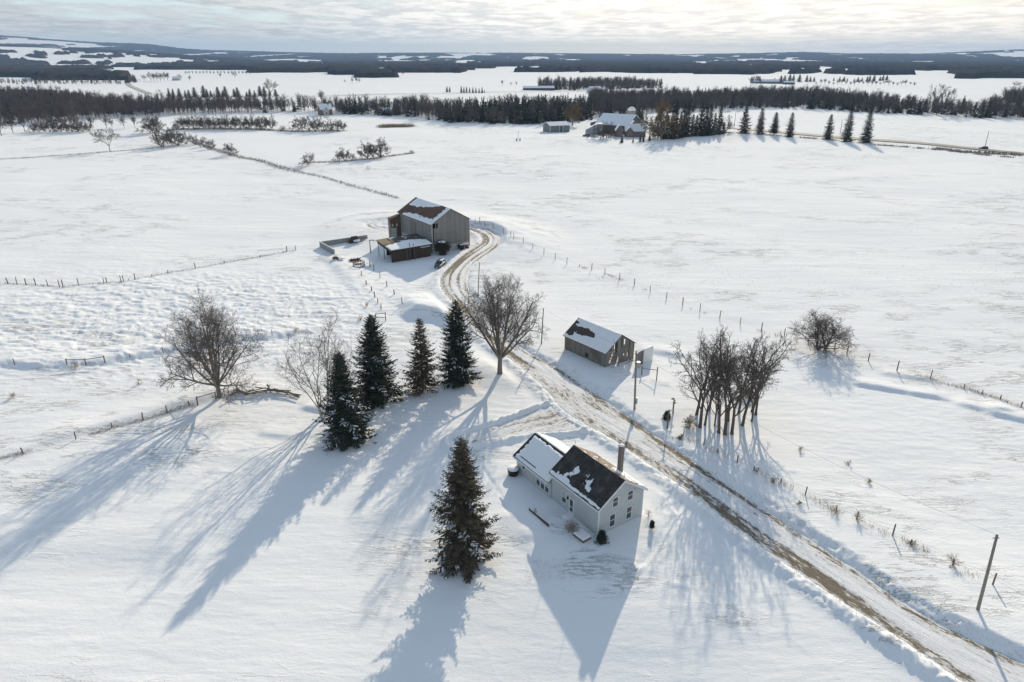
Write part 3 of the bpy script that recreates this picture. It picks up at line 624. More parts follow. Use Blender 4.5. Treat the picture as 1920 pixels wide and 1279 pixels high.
# distant conifer rows
CR = Z3([(955,545,50),(985,548,62),(1010,548,58),(1040,550,60),(1070,550,56),(1100,550,60),(1145,548,72,.8),(1172,546,60,.8),(1195,547,52),(1222,547,58),(1248,546,54),(1275,546,68),(1315,546,52),(1345,545,55),(1385,543,40),(1410,542,44),(1435,541,40),(1470,542,58),(1495,542,56),(1520,541,60),(1545,541,50)])
CR = [(x + random.uniform(-2.5, 2.5), y + random.uniform(-1, 1), h * random.uniform(.55, .95), random.uniform(1.1, 1.7)) for x, y, h, *q in CR]
place_rows(CR, dsp, lambda i: f'small dark conifer, {nth(i)} from the left in the row beyond the left wood', 'conifer row beyond the left wood', 'spruce_tree')
CR2 = Z3([(595,518,30,1.2),(610,518,28),(675,521,34),(690,522,30),(705,522,32),(722,522,28),(740,523,30),(757,523,28),(775,523,26),(792,523,30),(806,522,16)], 640)
place_rows(CR2, dsp, lambda i: f'tiny dark conifer, {nth(i)} from the left in the short row in the distant centre field', 'conifer row in the distant centre field', 'spruce_tree')
DB = Z3([(812,457,34),(850,458,44),(868,459,40),(885,458,44),(905,459,42),(925,459,45),(945,459,44),(1068,457,28),(1012,450,30),(1525,540,80),(1810,590,70),(1240,438,24),(1322,440,34)]) + Z3([(60,468,26),(85,468,28),(100,468,24),(20,466,16),(345,426,22),(905,484,28),(985,482,20),(955,482,18)], 640) + Z3([(395,475,40),(415,475,44),(380,472,34)], 1280)
place_rows(DB, bare, lambda i: f'tiny leafless tree, {nth(i)} counted left to right among those scattered over the distant fields' if False else f'tiny leafless tree scattered on the distant snowfields, {nth(i)} of them', 'trees scattered on the distant snowfields', 'bare_tree')
DC = Z3([(610 + 14 * k, 456 + (k % 3), 22 + 8 * abs(math.sin(k))) for k in range(0)], 1280) + Z3([(430,470,34),(455,468,30),(520,470,36),(548,470,40),(575,470,42),(605,458,34),(625,458,32),(655,460,34),(700,460,38),(718,460,36),(735,460,34),(850,456,26),(880,458,28),(900,458,24),(930,458,22),(960,459,20),(985,460,22),(1010,459,26),(1035,459,30),(1055,458,32),(1080,456,30),(1105,455,30),(1130,454,28),(1148,452,28)], 1280)
DC = [(x + random.uniform(-2, 2), y, h * random.uniform(.7, 1.1), random.uniform(1.1, 1.9)) for x, y, h, *q in DC]
place_rows(DC, dsp, lambda i: f'tiny dark conifer, {nth(i)} from the left around the distant farmsteads at the right', 'conifers around the distant farmsteads', 'spruce_tree')
DR_ = Z3([(750 + 24 * k, 478 + 7 * (k / 24) + 3 * math.sin(k * 5), 16 + 14 * abs(math.sin(k * 2.3))) for k in range(24)], 1280) + Z3([(1045 + 20 * k, 420, 18) for k in range(19)])
place_rows(DR_, bare, lambda i: f'tiny bare roadside tree, {nth(i)} from the left in the ' + ('dotted row at the right' if i < 24 else 'even row at the left') if i < 24 else f'tiny bare tree, {nth(i - 24)} from the left in the evenly planted row at the left', 'rows of tiny roadside trees', 'bare_tree')

# ------------------------------------------------------------------ woods that read as one mass
def lp_bare(nr, h, nt=42):
    """light leafless tree for the woods: trunk and fans of thin strips"""
    V = []; n = 0
    def strip(a, b, w):
        s = unit(crs(b - a, nr.normal(0, 1, 3))) * w; V.append([a - s, a + s, b + s * .3, b - s * .3])
    a = np.zeros(3) - (0, 0, .5); top = np.array([nr.normal(0, .4), nr.normal(0, .4), h * .8]); strip(a, top, .14); strip(a, top, .14)
    for k in range(nt):
        t = nr.uniform(.2, 1); b0 = a + (top - a) * t; az = nr.uniform(0, 6.28); L = h * .30 * nr.uniform(.5, 1.1) * (1.2 - .5 * t); inc = nr.uniform(.25, 1.0)
        e = b0 + L * np.array([math.cos(az) * math.sin(inc), math.sin(az) * math.sin(inc), math.cos(inc)]); strip(b0, e, .12)
        for q in range(4):
            c = b0 + (e - b0) * nr.uniform(.3, 1); e2 = c + (unit(e - b0) + nr.normal(0, .6, 3)) * L * .4; strip(c, e2, .085)
    return np.array(V).reshape(-1, 3)
def lp_con(nr, h):
    V = []; R = h * nr.uniform(.20, .32)
    for k in range(90):
        f = nr.uniform(.05, 1) ** 1.1; az = nr.uniform(0, 6.28); r = R * (1 - f) * nr.uniform(.75, 1.15) + .1; c = np.array([0, 0, f * h]); e = c + np.array([math.cos(az) * r, math.sin(az) * r, -.18 * r]); s = np.array([-math.sin(az), math.cos(az), 0]) * (.35 + .25 * r)
        V.append([c, e - s, e + np.array([0, 0, -.4]), e + s])
    a = np.array([0, 0, -.3]); V.append([a - (.2, 0, 0), a + (.2, 0, 0), a + (.1, 0, h), a + (-.1, 0, h)])
    return np.array(V).reshape(-1, 3)
_nr = np.random.RandomState(5)
LPB = [lp_bare(_nr, 14) for _ in range(8)]; LPC = [lp_con(_nr, 13) for _ in range(6)]
def poly_in(x, y, P):
    c = np.zeros(x.shape, bool); n = len(P)
    for i in range(n):
        x1, y1 = P[i]; x2, y2 = P[(i+1) % n]
        with np.errstate(divide='ignore', invalid='ignore'): c ^= ((y1 > y) != (y2 > y)) & (x < (x2 - x1) * (y - y1) / (y2 - y1 + 1e-12) + x1)
    return c
def wood(front, back, spacing, con, label, seed, name='wood', hs=1.0):
    nr = np.random.RandomState(seed); poly = [tuple(G0(*q)) for q in front] + [tuple(G0(*q)) for q in reversed(back)]; P = np.array(poly)
    x0, y0 = P.min(0); x1, y1 = P.max(0); nx = int((x1 - x0) / spacing) + 1; ny = int((y1 - y0) / spacing) + 1
    gx, gy = np.meshgrid(x0 + np.arange(nx) * spacing, y0 + np.arange(ny) * spacing); gx = gx.ravel() + nr.uniform(-.5, .5, nx * ny) * spacing; gy = gy.ravel() + nr.uniform(-.5, .5, nx * ny) * spacing
    m = poly_in(gx, gy, poly); gx, gy = gx[m], gy[m]; gz = height(gx, gy); cn = fbm(gx / 40, gy / 40, 2, seed)
    VB = []; VC = []
    for i in range(len(gx)):
        s = nr.uniform(.55, 1.2) * hs * (.8 + .4 * vnoise(np.array([gx[i] / 30]), np.array([gy[i] / 30]), 3)[0]); a = nr.uniform(0, 6.28); c, s_ = math.cos(a), math.sin(a); Rm = np.array([[c, -s_, 0], [s_, c, 0], [0, 0, 1]]) * s
        isc = nr.random_sample() < con * 2 * (cn[i] > .5) + con * .15
        (VC if isc else VB).append((LPC if isc else LPB)[nr.randint(6)] @ Rm.T + (gx[i], gy[i], gz[i]))
    for nm, L, mt, lab in (('bare_wood', VB, M['wood_twig'], 'leafless trees'), ('conifer_wood', VC, M['needle'], 'dark conifers')):
        if L:
            V = np.vstack(L); o = link(nm, npmesh(nm, V, np.arange(len(V)).reshape(-1, 4)), mt); tag(o, f'{lab} massed in the {label}', 'wood', None, 'stuff')
    return len(gx)
nw = 0
nw += wood([(-60,236),(0,233),(60,232),(120,230),(200,222),(300,219),(450,214),(560,210),(640,214)], [(-60,182),(0,184),(130,187),(200,199),(300,207),(450,205),(640,207)], 5.6, .08, 'wood across the left middle distance', 1)
nw += wood([(640,214),(700,215),(780,221),(840,229),(900,231.5),(1000,231),(1110,227)], [(640,206),(760,209),(900,211),(1110,206)], 5.2, .34, 'wood behind the big centre field', 2)
nw += wood([(1108,222),(1230,212),(1352,206),(1497,205),(1563,208),(1633,213),(1747,216),(1830,222),(1990,228)], [(1104,188),(1280,186),(1480,186),(1570,187),(1650,199),(1730,207),(1830,212),(1990,214)], 5.8, .12, 'wood across the right middle distance', 3)
nw += wood([(1008,169),(1100,170),(1170,169),(1240,165)], [(1008,162),(1100,160),(1170,159),(1240,161)], 8, .3, 'narrow wood beyond the centre fields', 4)
nw += wood([(1882,194),(1920,196),(2000,198)], [(1880,184),(1920,182),(2000,180)], 7, .2, 'round copse at the right edge', 6)
nw += wood([(205,158),(232,158.5),(232,152),(205,151)], [(206,150),(231,150)], 12, .9, 'small evergreen clump at the concession road', 8) if False else 0
nw += wood([(0,158),(100,159),(228,160)], [(0,155),(100,156),(228,156)], 11, .1, 'thin hedge beyond the left wood', 9, hs=.7)
nw += wood([(236,157),(257,155)], [(236,149),(253,149)], 12, .9, 'evergreen clump at the road bend', 10)


# distant wood canopy: bumpy slabs from a mask over the plain, 12 m tall
CAN = [(-40,205,147,130),(60,232,150.5,142),(-40,70,137,112),(205,402,121.5,113),(250,568,131.5,127.5),(470,712,134.5,126),(-40,60,118,104),(520,640,126,118),(430,520,122,117),
       (660,732,144,134.5),(640,700,135,122),(735,868,136.5,124),(640,880,125,108),(970,1100,135,127.5),(1092,1290,136.5,122),(860,1000,130,124),(1292,1424,141,129),(1424,1455,139.5,133),(1280,1990,131.5,121),(1493,1528,139.5,135),(1545,1580,138,135.5),
       (1590,1712,139,136),(1790,1875,147,133.5),(1876,1990,147,139),(1640,1990,136,130),(1100,1300,126,112),(620,700,140,136),(205,300,127.5,121.5),(330,420,126,122)]
HOLE = [(700,860,119,112),(962,1100,120,113),(1290,1500,118,115),(1530,1700,118,114),(1500,1580,118.3,116.5),(1700,1760,120,117),(1550,1650,134,130.5),(1740,1870,134,131.5),(0,100,101,92),(106,166,104,97),(128,250,103,96)]
def build_canopy():
    rs = [760.]; 
    while rs[-1] < 16000: rs.append(rs[-1] * 1.0085)
    rs = np.array(rs); an = np.radians(np.arange(-42, 42, .16)); A, Rr = np.meshgrid(an, rs); X = Rr * np.sin(A); Y = Rr * np.cos(A)
    gz = height(X.ravel(), Y.ravel()).reshape(X.shape)
    # picture position each plain point would have on level ground, with ragged edges
    dz = -HC; fy = Y * CP - dz * SP; px = 960 + FPX * X / fy; py = 639.5 - FPX * (Y * SP + dz * CP) / fy
    wv = (fbm(X / 260, Y / 260, 3, 17) - .5); pyj = py + wv * np.clip((py - 104) * .22, 0, 8); pxj = px + (fbm(X / 200, Y / 500, 3, 19) - .5) * 60
    m = np.zeros(X.shape, bool)
    for x0, x1, yf, yb in CAN: m |= (pxj > x0) & (pxj < x1) & (pyj < yf) & (pyj > yb)
    fld = fbm(X / 420, Y / 900, 4, 71)
    m |= (Rr > 3300) & (fld > .40 - .06 * sst(5000, 9000, Rr))
    hn_ = fbm(X / 240, Y / 420, 3, 47)
    for x0, x1, yf, yb in HOLE[:8]: m &= ~((hn_ > .40) & (pxj > x0) & (pxj < x1) & (pyj < yf) & (pyj > yb))
    # hillside fields on the left escarpment and right ridge
    az = np.degrees(A); hf = fbm(az / 1.3, Rr / 420, 2, 81)
    m &= ~((az < -19) & (Rr > 4000) & (Rr < 5800) & (fbm(az / .55, Rr / 300, 3, 83) > .55)); m &= ~((Rr > 2600) & (fbm(X / 330, Y / (260 + Rr * .06), 3, 87) > .60)); m &= ~((az > 12) & (Rr > 6500) & (hf > .66))
    hgt = 12.5 * (.45 + .9 * fbm(X / 60, Y / 60, 4, 23)) + 7 * (vnoise(X / 11, Y / 11, 29) - .5)
    hgt = np.where(m, hgt, -2); Z = gz + hgt
    n, k = X.shape; idx = np.arange(n * k).reshape(n, k); F = np.stack([idx[:-1, :-1], idx[:-1, 1:], idx[1:, 1:], idx[1:, :-1]], -1).reshape(-1, 4)[:, ::-1]
    mk = m.ravel(); keep = mk[F].any(1); F = F[keep]; used = np.unique(F); re = np.full(n * k, -1); re[used] = np.arange(len(used)); V = np.column_stack([X.ravel(), Y.ravel(), Z.ravel()])[used]
    o = link('distant_woods', npmesh('distant_woods', V, re[F]), M['wood_far']); tag(o, 'dark woods and bush covering the distant plain and hills', 'wood', None, 'stuff')
build_canopy()

# ------------------------------------------------------------------ buildings
E1A = rad(34.2)
def frame_of(o, x, y, ang): return (o[0] + x * math.cos(ang) - y * math.sin(ang), o[1] + x * math.sin(ang) + y * math.cos(ang))
def snow_patch(parent, O, U, V, lu, lv, mask, th=.10, res=.09, name='roof_snow', fade=.25):
    O, U, V = map(lambda q: np.array(q, float), (O, U, V)); U = unit(U); V = unit(V); N = crs(U, V); N = N if N[2] > 0 else -N
    nu, nv = int(lu / res) + 1, int(lv / res) + 1; u, v = np.meshgrid(np.linspace(0, lu, nu), np.linspace(0, lv, nv), indexing='ij')
    m = mask(u, v); h = np.where(m > 0, .012 + th * sst(0, fade, m) * (.75 + .5 * fbm(u / .8, v / .8, 2, 4)), -.03)
    edge = np.minimum(np.minimum(u, lu - u), np.minimum(v, lv - v)); h = np.where((m > 0) & (edge < res * .5), -.02, h)
    P = O + u[..., None] * U + v[..., None] * V + h[..., None] * N; idx = np.arange(nu * nv).reshape(nu, nv)
    F = np.stack([idx[:-1, :-1], idx[1:, :-1], idx[1:, 1:], idx[:-1, 1:]], -1).reshape(-1, 4); mk = (m > 0).ravel(); F = F[mk[F].any(1)]
    if not len(F): return
    used = np.unique(F); re = np.full(nu * nv, -1); re[used] = np.arange(len(used)); me = npmesh(name, P.reshape(-1, 3)[used], re[F])
    if me.polygons[0].normal.z < 0: me.flip_normals()
    return link(name, me, M['snow'], parent, True)
def M_shingle(a, b, name):
    t = NT(name); co = t.coord(); sx = t.n('ShaderNodeSeparateXYZ'); t.l(co, sx.inputs[0]); cb = t.n('ShaderNodeCombineXYZ'); t.l(sx.outputs[1], cb.inputs[0]); t.l(t.math('MULTIPLY', sx.outputs[2], 1.8), cb.inputs[1])
    br = t.n('ShaderNodeTexBrick'); t.l(cb.outputs[0], br.inputs['Vector']); br.inputs['Scale'].default_value = 1; br.inputs['Brick Width'].default_value = .9; br.inputs['Row Height'].default_value = .24; br.inputs['Mortar Size'].default_value = .03
    br.inputs['Color1'].default_value = (*a, 1); br.inputs['Color2'].default_value = (*b, 1); br.inputs['Mortar'].default_value = (*[q * .45 for q in a], 1)
    f = t.noise(co, 1.3, 4); t.col(t.mix(t.ramp(f, .4, .8), br.outputs[0], tuple(q * 1.7 for q in b))); t.rough(.85); t.spec(.25); t.bump(br.outputs['Fac'], .4, .03); return t.m
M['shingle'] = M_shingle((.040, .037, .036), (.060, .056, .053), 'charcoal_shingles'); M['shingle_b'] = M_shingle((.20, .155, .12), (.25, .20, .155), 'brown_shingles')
def slab(mb, x0, z0, x1, z1, y0, y1, th=.12):
    return mb.prism([(x0, z0), (x1, z1), (x1, z1 + th), (x0, z0 + th)], 1, y0, y1)
def gable_poly(W, ze, zr, zb=-1.0): return [(0, zb), (W, zb), (W, ze), (W / 2, zr), (0, ze)]

def sash_window(parent, pos, w, h, axis, mats=('trim', 'glass'), double=True, out=-1, curtain=False, name='window'):
    """pos: centre bottom of the opening on the wall face; axis 'x' wall runs along x (faces -y), 'y' runs along y (faces -x)"""
    x, y, z = pos; f = MB(); t = .09
    def B(mb, a0, a1, d0, d1, z0, z1):
        if axis == 'x': mb.box(x + a0, x + a1, y + out * d1 if out < 0 else y + d0, y + out * d0 if out < 0 else y + d1, z0, z1)
        else: mb.box(x - d1, x - d0, y + a0, y + a1, z0, z1)
    B(f, -w/2 - t, -w/2, 0, .06, z, z + h); B(f, w/2, w/2 + t, 0, .06, z, z + h); B(f, -w/2 - t, w/2 + t, 0, .06, z + h, z + h + t)
    if double: B(f, -w/2, w/2, .012, .045, z + h*.5 - .03, z + h*.5 + .03)
    fr = f.build(name, M[mats[0]], parent); s = MB(); B(s, -w/2 - t - .04, w/2 + t + .04, 0, .12, z - .07, z); s.build('sill', M['trim'], fr)
    g = MB(); B(g, -w/2, w/2, .002, .012, z, z + h); g.build('pane', M[mats[1]], fr)
    if curtain:
        c = MB(); B(c, -w/2 + .03, w/2 - .03, .014, .02, z + h * .52, z + h - .02); c.build('blind', M['curtain'], fr)
    return fr
def build_house():
    ang = E1A; o0 = np.array([9.55, 62.0]); e1 = np.array([math.cos(ang), math.sin(ang)]); e2 = np.array([-math.sin(ang), math.cos(ang)]); org = o0 + .32 * e1 + .3 * e2
    H = empty('farmhouse', (*org, 0), ang, 'white clapboard farmhouse with charcoal shingle roof and lower rear wing', 'house')
    W, L, ze, zr = 6.75, 8.6, 3.95, 6.25
    w = MB().prism(gable_poly(W, ze, zr), 1, 0, L); w.build('wall', M['house_wall'], H)
    ov = .34; sl = (zr - ze) / (W / 2)
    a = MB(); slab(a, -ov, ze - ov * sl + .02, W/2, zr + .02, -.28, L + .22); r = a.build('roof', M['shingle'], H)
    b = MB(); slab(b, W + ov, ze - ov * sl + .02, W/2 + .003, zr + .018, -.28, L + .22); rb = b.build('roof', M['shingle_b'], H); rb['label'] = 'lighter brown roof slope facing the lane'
    t = MB(); 
    for yy in (-.31,):
        t.prism([(-ov - .03, ze - ov*sl - .2), (W/2, zr - .17), (W/2, zr + .1), (-ov - .03, ze - ov*sl + .08)], 1, yy, yy + .05); t.prism([(W + ov + .03, ze - ov*sl - .2), (W/2, zr - .17), (W/2, zr + .1), (W + ov + .03, ze - ov*sl + .08)], 1, yy - .002, yy + .048)
    t.build('rake_board', M['trim'], H)
    g = MB(); g.box(-ov - .14, -ov - .005, -.25, L + .2, ze - ov*sl - .08, ze - ov*sl + .06); g.build('gutter', M['trim'], H)
    g = MB(); g.box(W + ov + .005, W + ov + .14, -.25, L + .2, ze - ov*sl - .08, ze - ov*sl + .06); g.build('gutter', M['trim'], H)
    c = MB()
    c.box(-.03, .10, -.03, 0, -.5, ze - .05); c.box(-.03, 0, 0, .1, -.5, ze - .05); c.box(W - .1, W + .03, -.03, 0, -.5, ze - .05); c.build('corner_board', M['trim'], H)
    # chimney: rises from the lane-side slope
    ch = MB(); cx, cy = 6.2, 3.5; ch.box(cx - .25, cx + .25, cy - .25, cy + .25, 3.6, 7.85); ch.box(cx - .30, cx + .30, cy - .30, cy + .30, 7.85, 8.0); chm = ch.build('chimney', M['brick'], H)
    s = MB(); s.dome((cx, cy, 8.0), .36, .16, 10, 3); s.build('chimney_snow', M['snow'], chm, True)
    for yy in (-.1, 4.2, L - .05):
        q = MB(); q.cyl((W/2, yy), .022, zr, zr + 1.0, 5); q.dome((W/2, yy, zr + .55), .05, .06, 6, 2); q.build('lightning_rod', M['iron'], H)
    # gable windows
    for x, z, h in ((2.05, .62, 1.55), (4.62, .62, 1.55), (2.35, 3.22, 1.12), (4.62, 3.22, 1.12)):
        fr = sash_window(H, (x, 0, z), .74, h, 'x'); k = MB(); k.box(x + .48, x + .80, -.055, -.002, z, z + h); k.build('shutter', M['house_wall'], fr)
    # side wall: window and door
    sash_window(H, (0, 6.15, 1.0), .72, 1.35, 'y', curtain=True)
    d = MB(); d.box(-.07, -.002, 4.25, 5.15, .28, 2.38); dr = d.build('door', M['trim'], H); p = MB(); p.box(-.085, -.072, 4.42, 4.98, .55, 1.15); p.box(-.085, -.072, 4.42, 4.98, 1.28, 2.2); p.build('pane', M['glass'], dr)
    k = MB(); k.dome((-.11, 4.34, 1.25), .05, .05, 8, 3); k.build('handle', M['steel'], dr)
    k = MB(); k.box(-.16, -.002, 5.35, 5.5, 1.9, 2.2); k.build('porch_lamp', M['black'], H)
    st = MB(); st.box(-.9, -.003, 4.2, 5.2, -.4, .16); st.box(-1.25, -.9, 4.2, 5.2, -.4, .02); st.build('door_step', M['snow'], H)
    # rear wing
    y0, y1, WX, ze2, zr2 = L + .005, L + 7.3, 6.1, 2.62, 4.55; sx = .12
    w = MB().prism([(-sx, -1), (WX - sx, -1), (WX - sx, ze2), (WX/2 - sx, zr2), (-sx, ze2)], 1, y0, y1); w.build('wing_wall', M['house_wall'], H)
    s2 = (zr2 - ze2) / (WX / 2); o2 = .42
    a = MB(); slab(a, -sx - o2, ze2 - o2 * s2 + .02, WX/2 - sx, zr2 + .02, y0, y1 + .25); a.build('wing_roof', M['shingle'], H)
    a = MB(); slab(a, WX - sx + o2, ze2 - o2 * s2 + .02, WX/2 - sx + .003, zr2 + .018, y0, y1 + .25); a.build('wing_roof', M['shingle'], H)
    g = MB(); g.box(-sx - o2 - .14, -sx - o2 - .004, y0, y1 + .25, ze2 - o2*s2 - .1, ze2 - o2*s2 + .07); g.build('gutter', M['trim'], H)
    g = MB(); g.box(-sx - o2 - .05, -sx - .01, L - .02 - .3, L - .006, ze2 - o2*s2 - .1, ze2 - .05); g.build('fascia_end', M['trim'], H) if False else None
    for yy in (L + .75, L + 1.65, L + 2.55): sash_window(H, (-sx, yy, .62), .72, 1.5, 'y', curtain=True)
    sash_window(H, (-sx, L + 5.7, 1.25), .5, .95, 'y'); 
    v = MB(); v.cyl((WX*.24, L + 3.9), .05, ze2 + .2, ze2 + 1.35, 6); v.build('vent_pipe', M['black'], H)
    # snow on the roofs; u runs from the front gable back, v from eave to ridge
    def roofsnow(x0, z0, x1, z1, ya, yb, mask, th=.11, dz=.145): 
        lv = math.hypot(x1 - x0, z1 - z0); snow_patch(H, (x0, ya, z0 + dz), (0, 1, 0), (x1 - x0, 0, z1 - z0), yb - ya, lv, mask, th)
    def m_main(u, v):
        n = fbm(u / .7, v / .35, 3, 12) - .5; n2 = fbm(u / .22, v / .6, 2, 14) - .5
        blob = lambda cu, cv, su, sv, sh=0: 1 - np.sqrt(((u - cu - sh * (v - cv)) / su) ** 2 + ((v - cv) / sv) ** 2)
        a = np.maximum(blob(6.2, 2.2, .36, .5, .2), blob(6.5, 1.3, .34, .8, -.8)) - .05 + n * .8 + n2 * 1.6
        b = blob(3.5, 1.7, .65, .75, .35) - .32 + n * .8 + n2 * 2.6
        c = np.where(v < .5, .42 - np.abs(v - .14 - .16 * fbm(u / 1.6, v * 0, 2, 3)) * 2.6 + n * .55 + sst(7.5, 5.0, u) * 0 + .10 * (u > 4.2), -1)
        d = blob(6.8, .45, 1.2, .34) + n * 1.1 + n2 * .8
        return np.maximum.reduce([a, b, c, d])
    roofsnow(-ov, ze - ov*sl, W/2, zr, -.22, L + .15, m_main, .08)
    roofsnow(W + ov, ze - ov*sl, W/2, zr, -.25, L + .2, lambda u, v: np.where(u < 4.2, .45 - v * .18 + (fbm(u / .8, v / .5, 3, 8) - .5) * 1.1 - sst(1.6, 2.6, np.abs(u - 2.6) + v * .3) * .2, -.35 + (fbm(u/.6, v/.6, 3, 9) - .5) * 1.2), .08)
    def m_wing(u, v):
        n = fbm(u / .5, v / .4, 3, 22) - .5; lvm = math.hypot(WX/2 + o2, zr2 - ze2 + o2*s2)
        top = (lvm - .34 - v) * 1.2 + n * .7; far = (7.5 - .45 - u) * .9 + n * .7 - .25 * v * 0
        gut = np.where((v < .55) & (v > .40) & (u > 3.0) & (u < 6.4), -.2, 1)
        return np.minimum.reduce([top, far, gut, np.full_like(u, .5)])
    roofsnow(-sx - o2, ze2 - o2*s2, WX/2 - sx, zr2, y0, y1 + .22, m_wing, .16)
    roofsnow(WX - sx + o2, ze2 - o2*s2, WX/2 - sx, zr2, y0, y1 + .22, lambda u, v: .4 + (fbm(u, v, 3, 25) - .5) * .5, .14)
    return H, org, ang
HOUSE, HO, HA = build_house()
hp = lambda x, y: frame_of(HO, x, y, HA)
# step box, bin, shrubs and plank by the house
x, y = hp(-1.45, .95); e = empty('wooden_step', (x, y, hz(x, y)), HA + .06, 'low square deck step capped with snow at the near corner of the farmhouse', 'step')
MB().box(-.62, .62, -.8, .8, -.3, .38).build('frame', M['rail'], e, bevel=.02); snow_patch(e, (-.66, -.84, .38), (1, 0, 0), (0, 1, 0), 1.32, 1.68, lambda u, v: np.minimum(np.minimum(u, 1.32 - u), np.minimum(v, 1.68 - v)) * 4 + .02, .14, name='snow_cap')
x, y = hp(-.95, L_ := 8.6 + 6.9); e = empty('garbage_bin', (x, y, hz(x, y)), HA, 'round black bin with a lid of snow at the far corner of the farmhouse wing', 'bin')
MB().tube([(0,0,-.2),(0,0,.2),(0,0,.75),(0,0,.86)], [.62,.66,.74,.76], 12).build('body', M['black'], e, True); MB().dome((0, 0, .86), .74, .26, 14, 4).build('snow_cap', M['snow'], e, True)
sh = bare_tree(1.5, .05, .03, 7, 1.1, 3, [6, 5, 4], .12, .08, 0, .6, seed=71, multi=2, basespread=.5, twig_r=.007, minlen=.1)
x, y = hp(-1.9, 2.35); o = tree_thing('bare_shrub', *sh, M['twigred'], M['twigred'], (x, y, hz(x, y)), 0, 'round reddish bare shrub beside the deck step at the farmhouse', 'shrub')
x, y = hp(-.15, -.85); sp = spruce(1.35, .85, 411, dens=.9, twig_w=.16, low=.05, ragged=.8, gap=.3, fine=1.3)
o = spruce_thing('evergreen_shrub', sp, M['needle'], (x, y, hz(x, y)), 0, 'small dark evergreen shrub at the near corner of the farmhouse', None, False); o['category'] = 'shrub'
p = G(1222, 992); sp = spruce(1.0, .26, 412, dens=.6, twig_w=.1, low=.3, ragged=.8, gap=.4, fine=.9); o = spruce_thing('evergreen_shrub', sp, M['needle'], p, 0, 'tiny thin evergreen standing alone off the gable end of the farmhouse', None, False); o['category'] = 'shrub'
p = G(1216, 968); tree_thing('bare_shrub', *bare_tree(.9, .05, .015, 5, 1.1, 2, [4, 4], .15, .05, 0, .6, seed=75, twig_r=.008, minlen=.1), M['twig'], M['twigred'], p, 0, 'low dry bush against the right corner of the farmhouse', 'shrub')
p = G(1002, 962); tree_thing('bare_shrub', *bare_tree(.8, .05, .015, 5, 1.1, 2, [4, 4], .15, .05, 0, .6, seed=76, twig_r=.008, minlen=.1), M['twig'], M['twigred'], p, 0, 'tiny dry bush at the end of the plank in the side yard', 'shrub')
a, b = G(993, 957), G(1029, 988); e = empty('garden_edging_plank', a, math.atan2(b[1]-a[1], b[0]-a[0]), 'thin reddish plank edging in the snow beside the farmhouse', 'plank'); ln = np.hypot(*(b-a)[:2])
MB().box(0, ln, -.05, .05, -.3, .16).build('plank', M['iron'], e); e2_ = MB().box(-.05, .05, -.06, .06, -.3, .3).build('stake', M['iron'], e)

def roof_snow(parent, x0, z0, x1, z1, ya, yb, mask, th=.14, dz=.105, res=.14):
    lv = math.hypot(x1 - x0, z1 - z0); return snow_patch(parent, (x0, ya, z0 + dz), (0, 1, 0), (x1 - x0, 0, z1 - z0), yb - ya, lv, mask, th, res)
def plank_wall(mb, W, ze, zr, y, w=.26, zb=-.6, skip=lambda i, x: False, cut=lambda x: None, th=.05, seed=0):
    rs = random.Random(seed); x = 0; i = 0
    while x < W - .02:
        x1 = min(x + w, W); zt = lambda q: ze + (zr - ze) * (1 - abs(q - W/2) / (W/2)); bot = zb; c = cut((x + x1) / 2)
        if not skip(i, (x + x1) / 2):
            segs = [(bot, None)] if c is None else c
            dy = rs.uniform(-.012, .012)
            for s0, s1 in segs:
                ta, tb = (zt(x), zt(x1)) if s1 is None else (s1, s1)
                if min(ta, tb) <= s0: continue
                mid = (x < W/2 < x1)
                poly = [(x + .012, s0), (x1 - .012, s0), (x1 - .012, tb), (x + .012, ta)]
                mb.prism(poly, 1, y + dy, y + dy + th)
        x = x1; i += 1
    return mb

